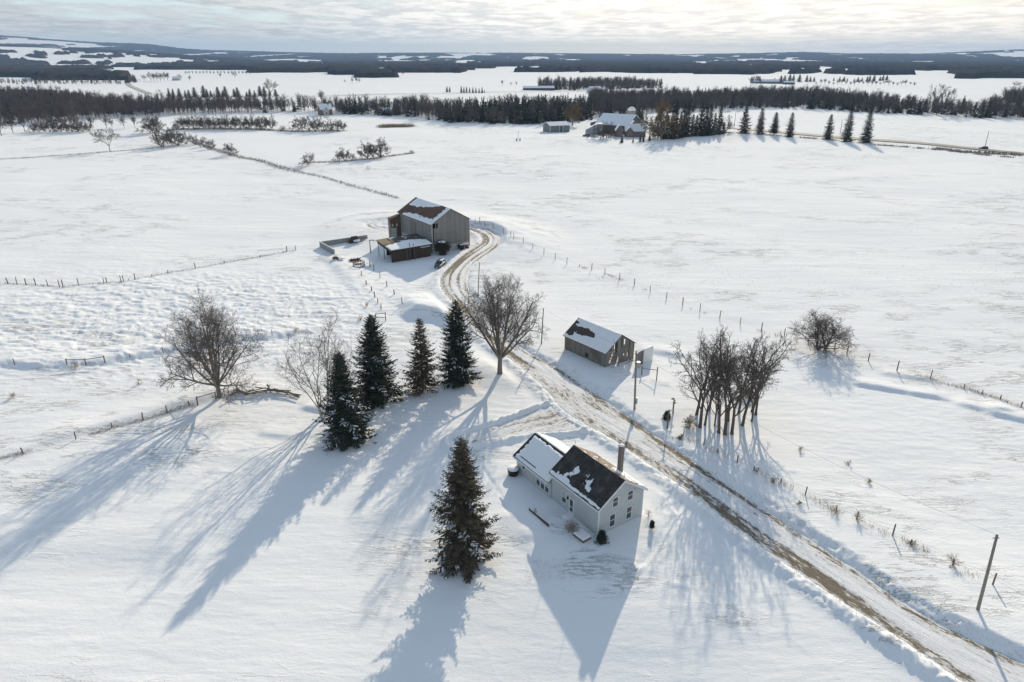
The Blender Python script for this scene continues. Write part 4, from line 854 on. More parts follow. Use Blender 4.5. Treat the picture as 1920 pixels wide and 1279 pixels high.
def build_barn():
    ang = rad(35.6); c, s = math.cos(ang), math.sin(ang); org = np.array([-21.8, 182.1]) + .3 * np.array([c, s]) + .3 * np.array([-s, c])
    B = empty('bank_barn', (*org, 0), ang, 'large weathered grey board barn with patchy rust and snow roof', 'barn')
    W, L, ze, zr = 12.0, 19.6, 7.9, 11.35; sl = (zr - ze) / (W/2); ov = .4
    # left wall toward the yard, its door, the gables
    MB().box(0, .12, .0, L, 2.2, ze).build('side_wall', M['barnwood'], B); MB().box(.02, .4, .02, L, -1, 2.2).build('foundation', M['stone'], B)
    MB().box(W - .12, W, 0, L, -1, ze).build('side_wall', M['barnwood'], B)
    g = MB(); plank_wall(g, W, ze, zr, -.06, .26, 1.5, skip=lambda i, x: i in (1,), cut=lambda x: [(1.5, 6.6), (7.9, None)] if .45 < x < 1.9 and not (1.05 < x < 1.25) else None, seed=2); g.build('gable_wall', M['barnwood'], B)
    MB().prism(gable_poly(W, ze, zr, 2.2), 1, .25, .3).build('inner_wall', M['darkwood'], B) if False else None
    MB().prism([(W*.0, 4.9), (W, 4.9), (W, 5.02), (0, 5.02)], 1, -.075, -.062).build('girt', M['shedside'], B)
    MB().box(.0, W, -.1, .4, -1, 1.5).build('foundation', M['stone'], B)
    MB().prism(gable_poly(W, ze, zr, -1), 1, L - .12, L).build('gable_wall', M['barnwood'], B)
    MB().box(.14, W - .14, .5, L - .2, 5.6, 5.75).build('loft_floor', M['darkwood'], B)
    d = MB().box(-.06, -.003, 9.2, 12.2, 2.3, 6.6).build('sliding_door', M['shedside'], B); d['label'] = 'brownish sliding door in the grey side wall'
    MB().box(-.10, -.062, 9.2, 9.45, 2.3, 6.6).box(-.10, -.062, 11.95, 12.2, 2.3, 6.6).build('door_rail', M['rail'], d)
    MB().box(-.05, -.003, 12.6, 14.4, 5.0, 6.9).build('patch_board', M['barnwood'], B)
    MB().box(-.08, .02, -.09, .06, -.3, ze - .1).build('corner_board', M['tinwhite'], B)
    a = MB(); slab(a, -ov, ze - ov*sl, W/2, zr, -.35, L + .3, .1); a.build('roof', M['rust'], B)
    a = MB(); slab(a, W + ov, ze - ov*sl, W/2 + .003, zr - .002, -.35, L + .3, .1); a.build('roof', M['rust'], B)
    LV = math.hypot(W/2 + ov, zr - ze + ov*sl)
    def m(u, v):
        n = fbm(u / 1.6, v / .6, 3, 32) - .5; t = v / LV
        top = np.minimum((t - (.58 + .34 * (1 - sst(4.5, 15, u)))) * 3.2, (19.0 - u) * .5) + n * .5; top = np.where(u < 5.2, -1, top)
        eave = (.27 - .006 * u - t) * 2.6 + n * .5 - sst(15.5, 18, u) * .5
        gab = np.minimum((1.9 - u + .9 * (fbm(v / .35, u / 3, 2, 5) - .5) * 2) * .6, (t - .20) * 4) + n * .3
        return np.maximum.reduce([top, eave, gab])
    roof_snow(B, -ov, ze - ov*sl, W/2, zr, -.33, L + .28, m, .16)
    roof_snow(B, W + ov, ze - ov*sl, W/2, zr, -.33, L + .28, lambda u, v: (fbm(u / 3, v / 2, 3, 45) - .52) * 2, .1)
    # rusty wing beyond the far end
    A = B
    w = MB(); w.prism([(-3.3, -1), (0, -1), (0, 7.1), (-3.3, 6.3)], 1, L - 1.0, L + .6); w.build('wing_wall', M['rustlight'], A)
    w = MB(); w.prism([(-3.5, 6.26), (0, 7.12), (0, 7.2), (-3.5, 6.34)], 1, L - 1.15, L + .7); w.build('wing_roof', M['rust'], A)
    MB().box(-3.2, -1.5, L - 1.04, L - 1.004, -.3, 3.6).build('wing_door', M['stone'], A)
    for xx in (-2.7, -1.3): MB().prism([(xx + .25 * math.cos(q * .785), 4.4 + .45 * math.sin(q * .785)) for q in range(8)], 1, L - 1.03, L - 1.004).build('hay_hole', M['tinwhite'], A)
    return B, org, ang
BARN, BO, BA = build_barn()
# stable lean-to in front of the barn: a building of its own
def build_stable():
    o = np.array([-31.6, 173.6]); e = empty('open_stable', (*o, 0), BA, 'low dark brown stable with snow on its front roof slope, before the grey barn', 'shed')
    w, d = 11.7, 9.3
    MB().box(0, w, 0, .1, -.6, 3.0).build('front_wall', M['darkwood'], e); MB().box(w - .1, w, .1, 8.0, -.6, 3.3).build('side_wall', M['darkwood'], e); MB().box(2.4, w - .1, 7.9, 8.0, -.6, 4.0).build('back_wall', M['darkwood'], e)
    MB().prism([(0, 2.3), (0, 3.0), (4.2, 3.55), (8.1, 4.0), (8.1, 3.3)], 0, -.06, 0).build('side_panel', M['darkwood'], e)
    for q in (4.3, 7.7): MB().box(-.03, .12, q, q + .15, -.4, 3.2 if q < 5 else 3.8).build('post', M['pole'], e)
    f = MB(); f.prism([(-.5, 3.0), (4.3, 3.62), (4.3, 3.72), (-.5, 3.1)], 0, -.3, w + .4); f.build('roof', M['brownroof'], e)
    f = MB(); f.prism([(4.3, 3.62), (8.2, 4.1), (8.2, 4.2), (4.3, 3.72)], 0, 2.3, w + .4); f.build('roof', M['brownroof'], e)
    f = MB(); f.prism([(4.303, 3.622), (8.2, 4.1), (8.2, 4.2), (4.303, 3.72)], 0, -.3, 2.297); r = f.build('roof', M['tan'], e); r['label'] = 'bare tan plywood corner of the roof'
    snow_patch(e, (-.3, -.5, 3.1), (1, 0, 0), (0, 4.8, .62), w + .7, 6.2, lambda u, v: np.minimum(u * .8 + .15 - .22 * np.clip(v - 3.2, 0, 9), 5.3 - .28 * np.abs(u - 7) - v) + (fbm(u / 1.2, v / .8, 3, 52) - .5) * 1.1, .14, .12)
    snow_patch(e, (3.2, 4.4, 3.735), (1, 0, 0), (0, 3.9, .48), w - 3, 3.7, lambda u, v: (fbm(u / 1.5, v / .5, 3, 57) - .68) * 2.2, .1, .12)
    for xx, tp in ((4.5, 3.3), (5.4, 4.3), (6.6, 3.9)): MB().tube([(xx, -.55, -.4), (xx - .15, -.3, tp)], .09, 6).build('leaning_pole', M['post'], e)
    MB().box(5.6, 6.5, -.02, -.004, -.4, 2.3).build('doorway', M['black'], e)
    MB().box(8.6, 11.6, -.05, -.004, 2.35, 2.6).build('wall_board', M['tinwhite'], e)
    return e
build_stable()
def barn_pt(x, y): return frame_of(BO, x, y, BA)
# vine covered tank, tractor, feeder, scrap, tarp pile, wall
x, y = barn_pt(1.9, -2.1); e = empty('water_tank', (x, y, 0), 0, 'round vine-wrapped tank with a snow disc on top, at the near corner of the barn', 'tank')
MB().tube([(0,0,-.3),(0,0,3.1),(0,0,3.15)], [1.05, 1.05, 1.15], 14).build('tank_body', M['darkwood'], e, True); MB().dome((0, 0, 3.15), 1.15, .28, 16, 4).build('snow_cap', M['snow'], e, True)
vt = bare_tree(3.2, .05, .06, 8, .5, 3, [8, 6, 5], .22, .06, .2, .6, seed=88, multi=4, basespread=.5, twig_r=.025, minlen=.15); link('vines', vt[1].mesh('vines'), needles('vine_tangle', (.05, .055, .035), (.10, .10, .06)), e)
def tractor():
    x, y = barn_pt(8.9, -1.6); e = empty('tractor', (x, y, hz(x, y)), BA - .3, 'small old red tractor half under snow by the barn foundation', 'tractor'); e.scale = (1, 1, 1)
    MB().box(-.35, 1.3, -.32, .32, .75, 1.35).box(-1.0, -.35, -.55, .55, .6, .95).build('body', plain('faded_red_paint', (.36, .10, .07), .6), e, bevel=.06)
    for xx, yy, r in ((-.75, -.8, .72), (-.75, .8, .72), (1.05, -.62, .42), (1.05, .62, .42)):
        MB().tube([(xx, yy - .14, r - .1), (xx, yy + .14, r - .1)], r, 16).build('wheel', M['black'], e, bevel=.03)
    MB().box(-.9, -.35, -.28, .28, .95, 1.15).box(-1.0, -.86, -.3, .3, 1.1, 1.55).build('seat', M['black'], e, bevel=.03); MB().tube([(-.1, 0, 1.3), (-.35, 0, 1.75)], .04, 6).tube([(-.35, -.22, 1.75), (-.35, .22, 1.75)], .03, 5).build('steering_wheel', M['black'], e)
    for sy in (-.62, .62): MB().box(-1.3, -.3, sy - .2, sy + .2, 1.32, 1.42).build('fender', M['iron'], e, bevel=.03)
    snow_patch(e, (-.4, -.35, 1.35), (1, 0, 0), (0, 1, 0), 1.75, .7, lambda u, v: np.minimum(v, .7 - v) * 3 + .05, .18, name='snow_cap'); snow_patch(e, (-1.3, -.85, 1.42), (1, 0, 0), (0, 1, 0), 1.0, .42, lambda u, v: np.minimum(v, .42 - v) * 4 + .05, .14, name='snow_cap')
tractor()
p = G(673, 499); e = empty('hay_ring_feeder', p, .2, 'round rusty hay feeder ring lying in the barnyard snow', 'feeder')
def ring(mb, r, z, k=28, t=.05): 
    P = [(r * math.cos(6.2832 * i / k), r * math.sin(6.2832 * i / k), z) for i in range(k + 1)]; return mb.tube(P, t, 5, False)
b = MB(); ring(b, 1.45, .12, t=.09); ring(b, 1.45, .75, t=.06); ring(b, 1.5, 1.1, t=.09); b.build('ring', M['iron'], e)
b = MB(); [b.tube([(1.47 * math.cos(a), 1.47 * math.sin(a), 0), (1.5 * math.cos(a), 1.5 * math.sin(a), 1.1)], .045, 4) for a in np.arange(0, 6.28, .42)]; b.build('upright_bars', M['iron'], e)
p = G(665, 490); e = empty('scrap_pile', p, .4, 'heap of rusty implements behind the hay feeder ring', 'scrap'); rs = random.Random(3); b = MB()
for k in range(16): a = rs.uniform(0, 3.14); cx, cy = rs.uniform(-1.3, 1.3), rs.uniform(-.5, .5); b.tube([(cx - math.cos(a) * .8, cy - math.sin(a) * .5, rs.uniform(-.1, .4)), (cx + math.cos(a) * .8, cy + math.sin(a) * .5, rs.uniform(.2, .9))], .06, 5)
b.build('bars', M['iron'], e); b = MB(); [b.tube([(xx, -.1, .35), (xx, .1, .35)], .45, 12) for xx in (-.8, .1, .9)]; b.build('disc_blades', M['iron'], e)
p = G(636, 487); e = empty('plough', p, -.2, 'snow covered old plough between the concrete wall and the feeder ring', 'plough')
MB().tube([(-1.6,0,.3),(1.5,.2,.35)], .12, 6).tube([(-1.5,0,.3),(-1.2,.3,1.1),(-.7,.3,1.2)], .07, 5).build('beam', M['steel'], e); MB().box(-1.3, -.6, -.35, .35, .2, .8).build('gear_box', M['iron'], e, bevel=.05)
MB().dome((.7, .1, .25), .9, .4, 12, 4).build('snow_cap', M['snow'], e, True); b = MB(); [b.tube([(xx, -.06, .3), (xx, .06, .3)], .42, 12) for xx in (-1.5, -.4)]; b.build('wheel', M['iron'], e)
p = G(667, 455); e = empty('junk_heap', p, .3, 'dark heap of old boards and metal against the long concrete wall', 'junk heap'); b = MB()
for k in range(14): a = rs.uniform(-.4, .4); cx, cy = rs.uniform(-1.6, 1.8), rs.uniform(-.6, .6); z = rs.uniform(.1, .9); b.prism([(cx - 1, z), (cx + 1, z + a), (cx + 1, z + a + .08), (cx - 1, z + .08)], 1, cy, cy + .35)
b.build('boards', M['iron'], e); MB().tube([(-1.6,0,0),(-.8,.1,1.3),(.3,.0,1.5),(.9,.1,.4)], [.5,.7,.6,.4], 8).build('bundle', M['brownroof'], e, True); MB().dome((.3, -.3, .55), 1.1, .5, 12, 3).build('snow_cap', M['snow'], e, True)
p = G(701, 450); e = empty('stone_heap', p, 0, 'low pale heap of snowy stones at the open end of the concrete wall', 'stone heap'); b = MB()
for k in range(9): b.dome((rs.uniform(-1.6, 1.6), rs.uniform(-.7, .7), -.1), rs.uniform(.2, .4), rs.uniform(.15, .35), 7, 3)
b.build('stones', M['stone'], e, True)
a, b_, c = G(601, 463), G(627, 477), G(689, 447); e = empty('concrete_wall', a, 0, 'L-shaped poured concrete feedlot wall with snow along its top', 'wall')
def wall_seg(P, Q, nm):
    P = np.array(P) - a; Q = np.array(Q) - a; d = unit(np.array([Q[0]-P[0], Q[1]-P[1], 0])); n = np.array([-d[1], d[0], 0]) * .16; V = []; 
    for z in (-.8, 1.5): V += [P * (1,1,0) - n + (0,0,z), Q * (1,1,0) - n + (0,0,z), Q * (1,1,0) + n + (0,0,z), P * (1,1,0) + n + (0,0,z)]
    MB().add(V, [(3,2,1,0),(4,5,6,7),(0,1,5,4),(1,2,6,5),(2,3,7,6),(3,0,4,7)]).build(nm, M['concrete'], e)
    lg = np.linalg.norm((Q - P)[:2]); snow_patch(e, P * (1,1,0) - n + (0,0,1.5), d, n, lg, .32, lambda u, v: np.minimum(v, .32 - v) * 3 + .05, .10, .06, name='snow_cap')
wall_seg(a - unit(b_ - a) * .16, b_, 'short_wall'); wall_seg(a, c, 'long_wall')

# ------------------------------------------------------------------ ruined shed by the lane
def build_shed():
    ang = rad(38.5); c, s = math.cos(ang), math.sin(ang); org = np.array([15.9, 106.0]) + .25 * np.array([c, s]) + .2 * np.array([-s, c]); S = empty('derelict_shed', (*org, 0), ang, 'derelict grey board shed with holes in its gable, snow on its roof, beside the lane', 'shed')
    W, L, ze, zr = 7.2, 10.3, 3.35, 5.75; sl = (zr - ze) / (W/2); ov = .28
    rs = random.Random(9)
    def cut(x):
        if x > 6.9: return None
        if .9 < x < 1.35: return [(2.05, 2.2)]
        if 1.35 < x < 1.8: return [(2.0, 2.2)]
        if 1.8 < x < 2.05: return [(.3, 5.0)]
        if 2.05 < x < 2.9: return [(1.95, 2.1)] if x < 2.5 else [(1.3, 1.5), (4.6, None)]
        if 2.9 < x < 3.4: return [(-.5, .4), (2.2, None)]
        if 3.75 < x < 4.0: return [(-.5, 3.4), (5.2, None)]
        if 4.3 < x < 4.9: return [(-.5, 1.6), (2.0, 3.7), (4.75, None)] if x < 4.6 else [(-.5, 3.7), (4.75, None)]
        if 5.3 < x < 5.55: return [(-.5, 1.2), (1.9, None)]
        if 5.9 < x < 6.15: return [(.3, None)]
        if .2 < x < .9: return [(1.0, None)] if x > .55 else None
        return None
    g = MB(); plank_wall(g, W, ze, zr, 0, .22, -.5, skip=lambda i, x: i in (26, ) or (x > 6.3 and i % 3 == 1), cut=cut, th=.04, seed=4); g.build('gable_wall', M['shedwood'], S)
    g = MB(); plank_wall(g, W, ze, zr, L - .05, .22, -.5, skip=lambda i, x: i in (3, 8, 9, 10, 13, 17, 18, 24), th=.04, seed=6); g.build('gable_wall', M['shedwood'], S)
    MB().box(0, .06, .05, 3.05, -.6, ze).box(0, .06, 3.1, L - .06, .0, ze).build('side_wall', M['shedside'], S)
    MB().box(-.012, -.003, 4.2, 4.9, 1.0, 1.75).build('side_opening', M['black'], S); MB().box(-.02, -.005, 4.1, 7.2, -.3, .75).build('patch_board', M['shedwood'], S)
    MB().box(.0, .05, 3.0, 3.2, -.5, .9).build('side_post', M['darkwood'], S)
    h = MB(); y = .1
    while y < L - .2:
        if rs.random() > .22: h.box(W - .05, W, y, y + .26, -.5, ze)
        y += .3
    h.build('side_wall', M['shedwood'], S)
    f = MB(); 
    for xx, yy in ((.15, .12), (W/2, .12), (W - .15, .12), (.15, L/2), (W - .2, L/2), (.15, L - .2), (W - .2, L - .2), (W/2, L/2)): f.box(xx - .09, xx + .09, yy - .0, yy + .18, -.6, ze - .02 if abs(xx - W/2) > 1 else ze)
    for yy in (.14, L/2, L - .3): f.box(.1, W - .1, yy, yy + .15, ze - .25, ze - .06)
    f.tube([(1.2, .2, 1.8), (3.2, .3, .5)], .07, 5); f.tube([(3.4, .1, 1.9), (5.0, .1, .6)], .06, 5); f.tube([(1.0, .1, 2.9), (2.6, .15, 2.5)], .05, 5); f.build('timber_frame', M['shedwood'], S)
    d = MB(); 
    for k in range(34):
        aa = rs.uniform(-.9, .9); cx, cy = rs.uniform(.3, 6.2), rs.uniform(-.9, 1.6); z = rs.uniform(-.05, .55) * (1 - abs(cx - 1.8) / 7); l = rs.uniform(.4, 1.2)
        d.tube([(cx - l * math.cos(aa), cy - l * math.sin(aa) * .6, z), (cx + l * math.cos(aa), cy + l * math.sin(aa) * .6, z + rs.uniform(-.1, .5))], .06, 4)
    d.build('fallen_boards', M['shedwood'], S)
    a = MB(); slab(a, -ov, ze - ov*sl, W/2, zr, -.2, L + .25, .09); a.build('roof', M['brownroof'], S)
    a = MB(); slab(a, W + ov, ze - ov*sl, W/2 + .003, zr - .002, -.2, L + .25, .09); a.build('roof', M['brownroof'], S)
    LV = math.hypot(W/2 + ov, zr - ze + ov*sl)
    def m(u, v):
        t = v / LV; n = fbm(u / 1.0, v / .4, 3, 63) - .5
        bare = 1 - np.sqrt(((u - 7.4) / 2.9) ** 2 + ((t - (.52)) / .20) ** 2)
        corner = np.minimum((u - 8.2) * .35 - np.abs(t - .33) * 1.2 + .05, (t - .10) * 6)
        return np.minimum(.5, -np.maximum(bare, corner) + n * .75 + .12) * np.where(t < .03, .6, 1)
    roof_snow(S, -ov, ze - ov*sl, W/2, zr, -.19, L + .24, m, .14, .095)
    roof_snow(S, W + ov, ze - ov*sl, W/2, zr, -.19, L + .24, lambda u, v: .4 + (fbm(u / 2, v, 3, 65) - .5) * .8, .1, .095)
build_shed()
A_, B_ = G(1205, 683), G(1223, 677); ln = np.hypot(*(B_ - A_)[:2]); e = empty('board_enclosure', A_, math.atan2(B_[1]-A_[1], B_[0]-A_[0]), 'whitewashed board pen standing against the right side of the derelict shed', 'pen')
b = MB(); xx = 0
while xx < ln: b.box(xx, min(xx + .38, ln), 0, .05, -.6, 2.85 + random.uniform(-.04, .04)); xx += .4
b.build('white_boards', M['trim'], e); b = MB(); xx = -2.0
while xx < -.05: b.box(xx, xx + .24, 0 - .0, .05, -.6, 2.7 + random.uniform(-.3, .1)); xx += .27
b.build('grey_boards', M['shedwood'], e); MB().box(-2, ln, .05, .12, 2.3, 2.45).box(-2, ln, .05, .12, .6, .75).build('rail', M['rail'], e)


# ------------------------------------------------------------------ far farm
def far_at(px, py): p = G(px, py); return p
def simple_gable(e, x0, x1, y0, y1, ze, zr, wall, roof, along='x', ov=.4, nm='', snow=True, zb=-1):
    """box with a gable roof; ridge along x or y"""
    R = M['snow'] if roof == 'snow' else M[roof]
    if along == 'x':
        ym = (y0 + y1) / 2; MB().prism([(y0, zb), (y1, zb), (y1, ze), (ym, zr), (y0, ze)], 0, x0, x1).build(nm + 'wall', M[wall], e); s = (zr - ze) / ((y1 - y0) / 2)
        a = MB().prism([(y0 - ov, ze - ov*s), (ym, zr), (ym, zr + .22), (y0 - ov, ze - ov*s + .22)], 0, x0 - ov, x1 + ov); a.prism([(y1 + ov, ze - ov*s), (ym + .01, zr), (ym + .01, zr + .215), (y1 + ov, ze - ov*s + .22)], 0, x0 - ov, x1 + ov); a.build(nm + 'roof', R, e)
    else:
        xm = (x0 + x1) / 2; MB().prism([(x0, zb), (x1, zb), (x1, ze), (xm, zr), (x0, ze)], 1, y0, y1).build(nm + 'wall', M[wall], e); s = (zr - ze) / ((x1 - x0) / 2)
        a = MB().prism([(x0 - ov, ze - ov*s), (xm, zr), (xm, zr + .22), (x0 - ov, ze - ov*s + .22)], 1, y0 - ov, y1 + ov); a.prism([(x1 + ov, ze - ov*s), (xm + .01, zr), (xm + .01, zr + .215), (x1 + ov, ze - ov*s + .22)], 1, y0 - ov, y1 + ov); a.build(nm + 'roof', R, e)
p = far_at(1031, 248.7); e = empty('drive_shed', p, rad(24), 'long grey-green metal drive shed with pale roof on the far field', 'shed')
simple_gable(e, 0, 15.8, 0, 11, 4.6, 6.6, 'green_metal', 'snow', 'x'); b = MB(); [b.box(q, q + .35, -.06, -.003, -.3, 4.5) for q in (-.02, 7.6, 10.2)]; b.build('door_post', M['trim'], e)
MB().box(7.98, 10.15, -.05, -.004, -.3, 3.9).build('door', M['darkclad'], e); MB().box(15.85, 17.0, 5, 8, -.5, 1.8).build('side_box', M['darkclad'], e)
p = far_at(1115, 250); e = empty('far_barn', p, rad(-35), 'large dark barn with broad snowy roof on the far farm', 'barn')
simple_gable(e, 0, 25, 0, 24, 6.3, 12.6, 'darkclad', 'snow', 'x'); MB().prism([(-7, -1), (-.02, -1), (-.02, 8.2), (-7, 6.2)], 1, 6, 20).build('side_wall', M['darkclad'], e); MB().prism([(-7.4, 6.12), (-.02, 8.25), (-.02, 8.5), (-7.4, 6.35)], 1, 5.6, 20.4).build('side_roof', M['snow'], e)
p = far_at(1097.5, 254); e = empty('white_shed', p, rad(-8), 'white lean-to shed with sloping snow roof at the left of the far barn', 'shed')
MB().prism([(0, -1), (11, -1), (11, 7.4), (8, 7.4), (0, 3.6)], 1, 0, 8).build('wall', M['tinwhite'], e); MB().prism([(-.3, 3.5), (8, 7.42), (11.2, 7.42), (11.2, 7.65), (8, 7.65), (-.3, 3.75)], 1, -.3, 8.3).build('roof', M['snow'], e)
p = far_at(1187, 246); e = empty('silo', (p[0], p[1] + 12, p[2]), 0, 'grey silo with snowy dome rising behind the far barn roof', 'silo')
MB().cyl((0, 0), 2.9, -1, 13.2, 18).build('silo_wall', M['concrete'], e, False); MB().dome((0, 0, 13.2), 3.0, 2.6, 18, 5).build('dome', M['snow'], e, True)
p = far_at(1150, 256.5); e = empty('far_farmhouse', p, rad(-4), 'brown brick farmhouse with dormer gables and snowy roof on the far farm', 'house')
simple_gable(e, 8, 21, 1, 11, 3.6, 7.6, 'brickred', 'snow', 'x'); simple_gable(e, 1.5, 5.8, -1, 8, 4.2, 7.4, 'brickred', 'snow', 'y', nm='dormer_'); simple_gable(e, 8.2, 12.6, -1.8, 6, 3.9, 6.4, 'brickred', 'snow', 'y', nm='porch_'); simple_gable(e, 11, 16, 6, 13, 6.2, 9.3, 'darkclad', 'snow', 'y', nm='upper_')
for xx in (13.8, 16.2, 18.6): sash_window(e, (xx, 1, .9), 1.0, 1.5, 'x')
sash_window(e, (4, -1, 1), 1.2, 1.6, 'x'); sash_window(e, (10.4, -1.8, .8), 1.2, 1.6, 'x')
p = far_at(612, 216); e = empty('country_house', p, rad(32), 'tan brick house with steep snowy roof at the edge of the left wood', 'house')
simple_gable(e, -5, 6, 0, 9, 5.2, 9.5, 'brickred', 'snow', 'x', zb=-2); simple_gable(e, -3, 2, -2.5, 4, 4.5, 8, 'stone', 'snow', 'y', nm='front_', zb=-2); sash_window(e, (-.5, -2.5, 1), 1.3, 1.8, 'x'); MB().box(3, 4.2, 3.5, 4.5, 8, 11).build('chimney', M['brick'], e)
p = far_at(723, 216); e = empty('cottage', p, rad(-20), 'small cottage with snowy roof peeking above the snow rise in the centre wood', 'house')
simple_gable(e, -5, 5, 0, 7, 2.8, 6.4, 'stone', 'snow', 'x'); sash_window(e, (-2, 0, 1), 1, 1.1, 'x')
FB = [((1120, 174), rad(35), 20, 12, 5, 8.5, 'tinwhite', 'long pale metal barn at the top left corner of the right wood', 'metal_barn'), ((1010, 169.5), 0, 48, 14, 3.5, 6, 'darkclad', 'low long dark barn in the distant centre fields', 'low_barn'), ((1437, 157), rad(5), 52, 16, 4, 7.5, 'green_metal', 'long low barn among conifers in the distant right fields', 'low_barn'),
      ((1480, 158.5), rad(-5), 20, 10, 3.5, 6, 'darkclad', 'small dark outbuilding right of the distant long barn', 'outbuilding'), ((330, 151), 0, 16, 10, 4, 8, 'stone', 'pale little house between trees at the distant left road', 'distant_house'), ((215, 137), rad(10), 18, 12, 4, 8, 'tinwhite', 'pale farm building in the trees at the far left', 'outbuilding'), ((205,133), 0, 14, 9, 4, 7, 'stone', 'upper pale house in the trees at the far left', 'distant_house')]
for (px, py), an, w, d, ze, zr, mt, lab, nm in FB:
    p = far_at(px, py); e = empty(nm, p, an, lab, 'building'); simple_gable(e, -w/2, w/2, 0, d, ze, zr, mt, 'snow', 'x', zb=-3)

# ------------------------------------------------------------------ fences
def fence(name, pts, label, hgt=1.25, r=.075, wires=(.45, .85, 1.1), mat='post', tilt=.07, seed=0, grp=None, sag=True):
    rs = random.Random(seed); P = [G(*q[:2]) for q in pts]; o = P[0]; e = empty(name, o, 0, label, 'fence', grp); tops = []
    for q, p in zip(pts, P):
        h = (q[2] if len(q) > 2 else hgt) * rs.uniform(.85, 1.1); dx, dy = rs.uniform(-tilt, tilt) * h, rs.uniform(-tilt, tilt) * h; b = p - o
        m = MB(); rr = r * rs.uniform(.8, 1.2); m.tube([b + (0, 0, -.5), b + (dx * .4, dy * .4, h * .5), b + (dx, dy, h)], [rr * 1.1, rr, rr * .9], 6); m.build('post', M[mat], e); tops.append((b, dx, dy, h))
    if wires:
        w = MB()
        for k in wires:
            for (b, dx, dy, h), (c, ex, ey, h2) in zip(tops, tops[1:]):
                w.tube([b + (dx * k, dy * k, k * h / 1.25), (b + c) / 2 + (0, 0, k - .08), c + (ex * k, ey * k, k * h2 / 1.25)], .009, 3, False)
        w.build('wire', M['wire'], e)
    return e, P
cv = lambda L, ox, oy, s: [(ox + q[0] / s, oy + q[1] / s, *q[2:]) for q in L]
F1 = cv([(38,105),(70,110),(103,118),(159,135),(228,170),(276,190),(296,205),(360,235),(423,270),(497,310),(572,345),(650,375),(735,390,.5),(815,415),(904,440),(1002,475),(1100,515),(1205,565),(1314,605),(1423,645),(1537,690),(1669,735),(1805,780)], 880, 390, 3.556) \
   + cv([(168,290),(320,330),(480,370),(655,415),(738,445),(882,487),(1072,553),(1295,605),(1520,670,.9),(1640,706,.8),(1760,742,.9),(1900,795,.9),(2060,850)], 1380, 540, 3.556)
_, FP1 = fence('wire_fence', F1, 'long curving post and wire fence from behind the barn across to the right edge', 1.75, .085, (.5, .8, 1.1), seed=1, tilt=.06)
F2 = cv([(222,262),(308,300),(365,330,.7),(447,370),(515,405,.7),(628,455,.8),(728,505,1.3),(857,572,.9),(940,605),(1090,672,1.4),(1165,705,.5),(1340,795,.7),(1505,875,1.5),(1720,985),(1900,1080)], 1180, 700, 2.209)
_, FP2 = fence('wire_fence', F2, 'short-posted wire fence along the right side of the farm lane', 1.1, .07, (.6, 1.0), seed=2)
F3 = cv([(-120,1200),(115,1145,.9),(380,1075,1.3),(560,1018,.8),(715,980,1.3),(836,942,1.2),(945,905,.8),(988,905,1.4)], 0, 420, 2.664)
_, FP3 = fence('wire_fence', F3, 'sagging post and wire fence at the lower left leading to the big bare tree', 1.2, .08, (.5, .9), seed=3)
F4 = cv([(-150,292),(-80,294),(0,297),(40,299),(85,301),(130,304),(180,307),(240,311),(297,316),(315,316),(393,306),(520,298),(534,295),(605,291),(618,289),(675,278),(760,262,.5),(840,246,.8),(976,222),(1120,195,.6),(1300,165,.6),(1433,138),(1478,133,1.6)], 0, 420, 2.664)
_, FP4 = fence('wire_fence', F4, 'post and wire fence across the left field between smooth and rough snow', 1.7, .10, (.4, .7, 1.0), seed=4)
F5 = cv([(520,735,1.6),(553,765,1.6),(605,828,1.5),(665,900,1.4),(728,970,1.4),(795,1050,1.4)], 580, 340, 4.567)
fence('barnyard_fence', F5, 'row of reddish barnyard posts on the shaded snow side', 1.4, .11, (), seed=5)
F6 = cv([(445,810,1.2),(487,885,1.3),(533,940,1.2),(560,995,1.3),(587,1045,1.2),(614,1095,1.2)], 580, 340, 4.567)
fence('barnyard_fence', F6, 'row of leaning reddish posts below the hay feeder ring', 1.3, .11, (.5, .9), seed=6, tilt=.12)
F7 = [(745,372),(725,366),(705,361),(685,355),(664,350),(640,343),(615,335),(590,329),(562,324)]
_, FP7 = fence('wire_fence', F7, 'distant overgrown wire fence running up left from the barn roof', 1.2, .10, (.5, 1.0), seed=7)
F8 = [(1240,232),(1300,241),(1360,249),(1420,252),(1500,258),(1560,263),(1640,272),(1700,276),(1760,282),(1830,289),(1900,296)]
_, FP8 = fence('wire_fence', F8, 'thin wire fence beside the county road on the far field', 1.3, .12, (), seed=8)
_, FP9 = fence('wire_fence', cv([(75,703,1.3),(650,668,.9),(815,642,1.2),(1360,560,1.3)], 0, 420, 2.664), 'lone widely spaced posts behind the big left tree', 1.3, .07, (), seed=9)
def rail_fence(label, pts, hts, rails, seed=0, r=.07):
    P = [G(*q) for q in pts]; o = P[0]; e = empty('rail_fence', o, 0, label, 'fence')
    for p, h in zip(P, hts): MB().tube([p - o + (0,0,-.4), p - o + (0,0,h)], .09, 6).build('post', M['post'], e)
    for i in range(len(P) - 1):
        for k in rails: MB().tube([P[i] - o + (0,0,k*hts[i]), P[i+1] - o + (0,0,k*hts[i+1])], r, 5).build('rail', M['rail'], e)
    return e
rail_fence('two low rail sections with three posts standing in dry weeds at the left', cv([(335,702),(430,704),(525,692)], 0, 420, 2.664), [1.1, 1.2, 1.3], (.85,))
rail_fence('single rail on two posts just beside the big bare left tree', [(371,760),(405,748)], [1.4, 1.2], (.95,))
rail_fence('gate rail on posts above the shaded bank left of the spruces', cv([(570,1185),(655,1195)], 580, 340, 4.567), [1.3, 1.9], (.9, .4))
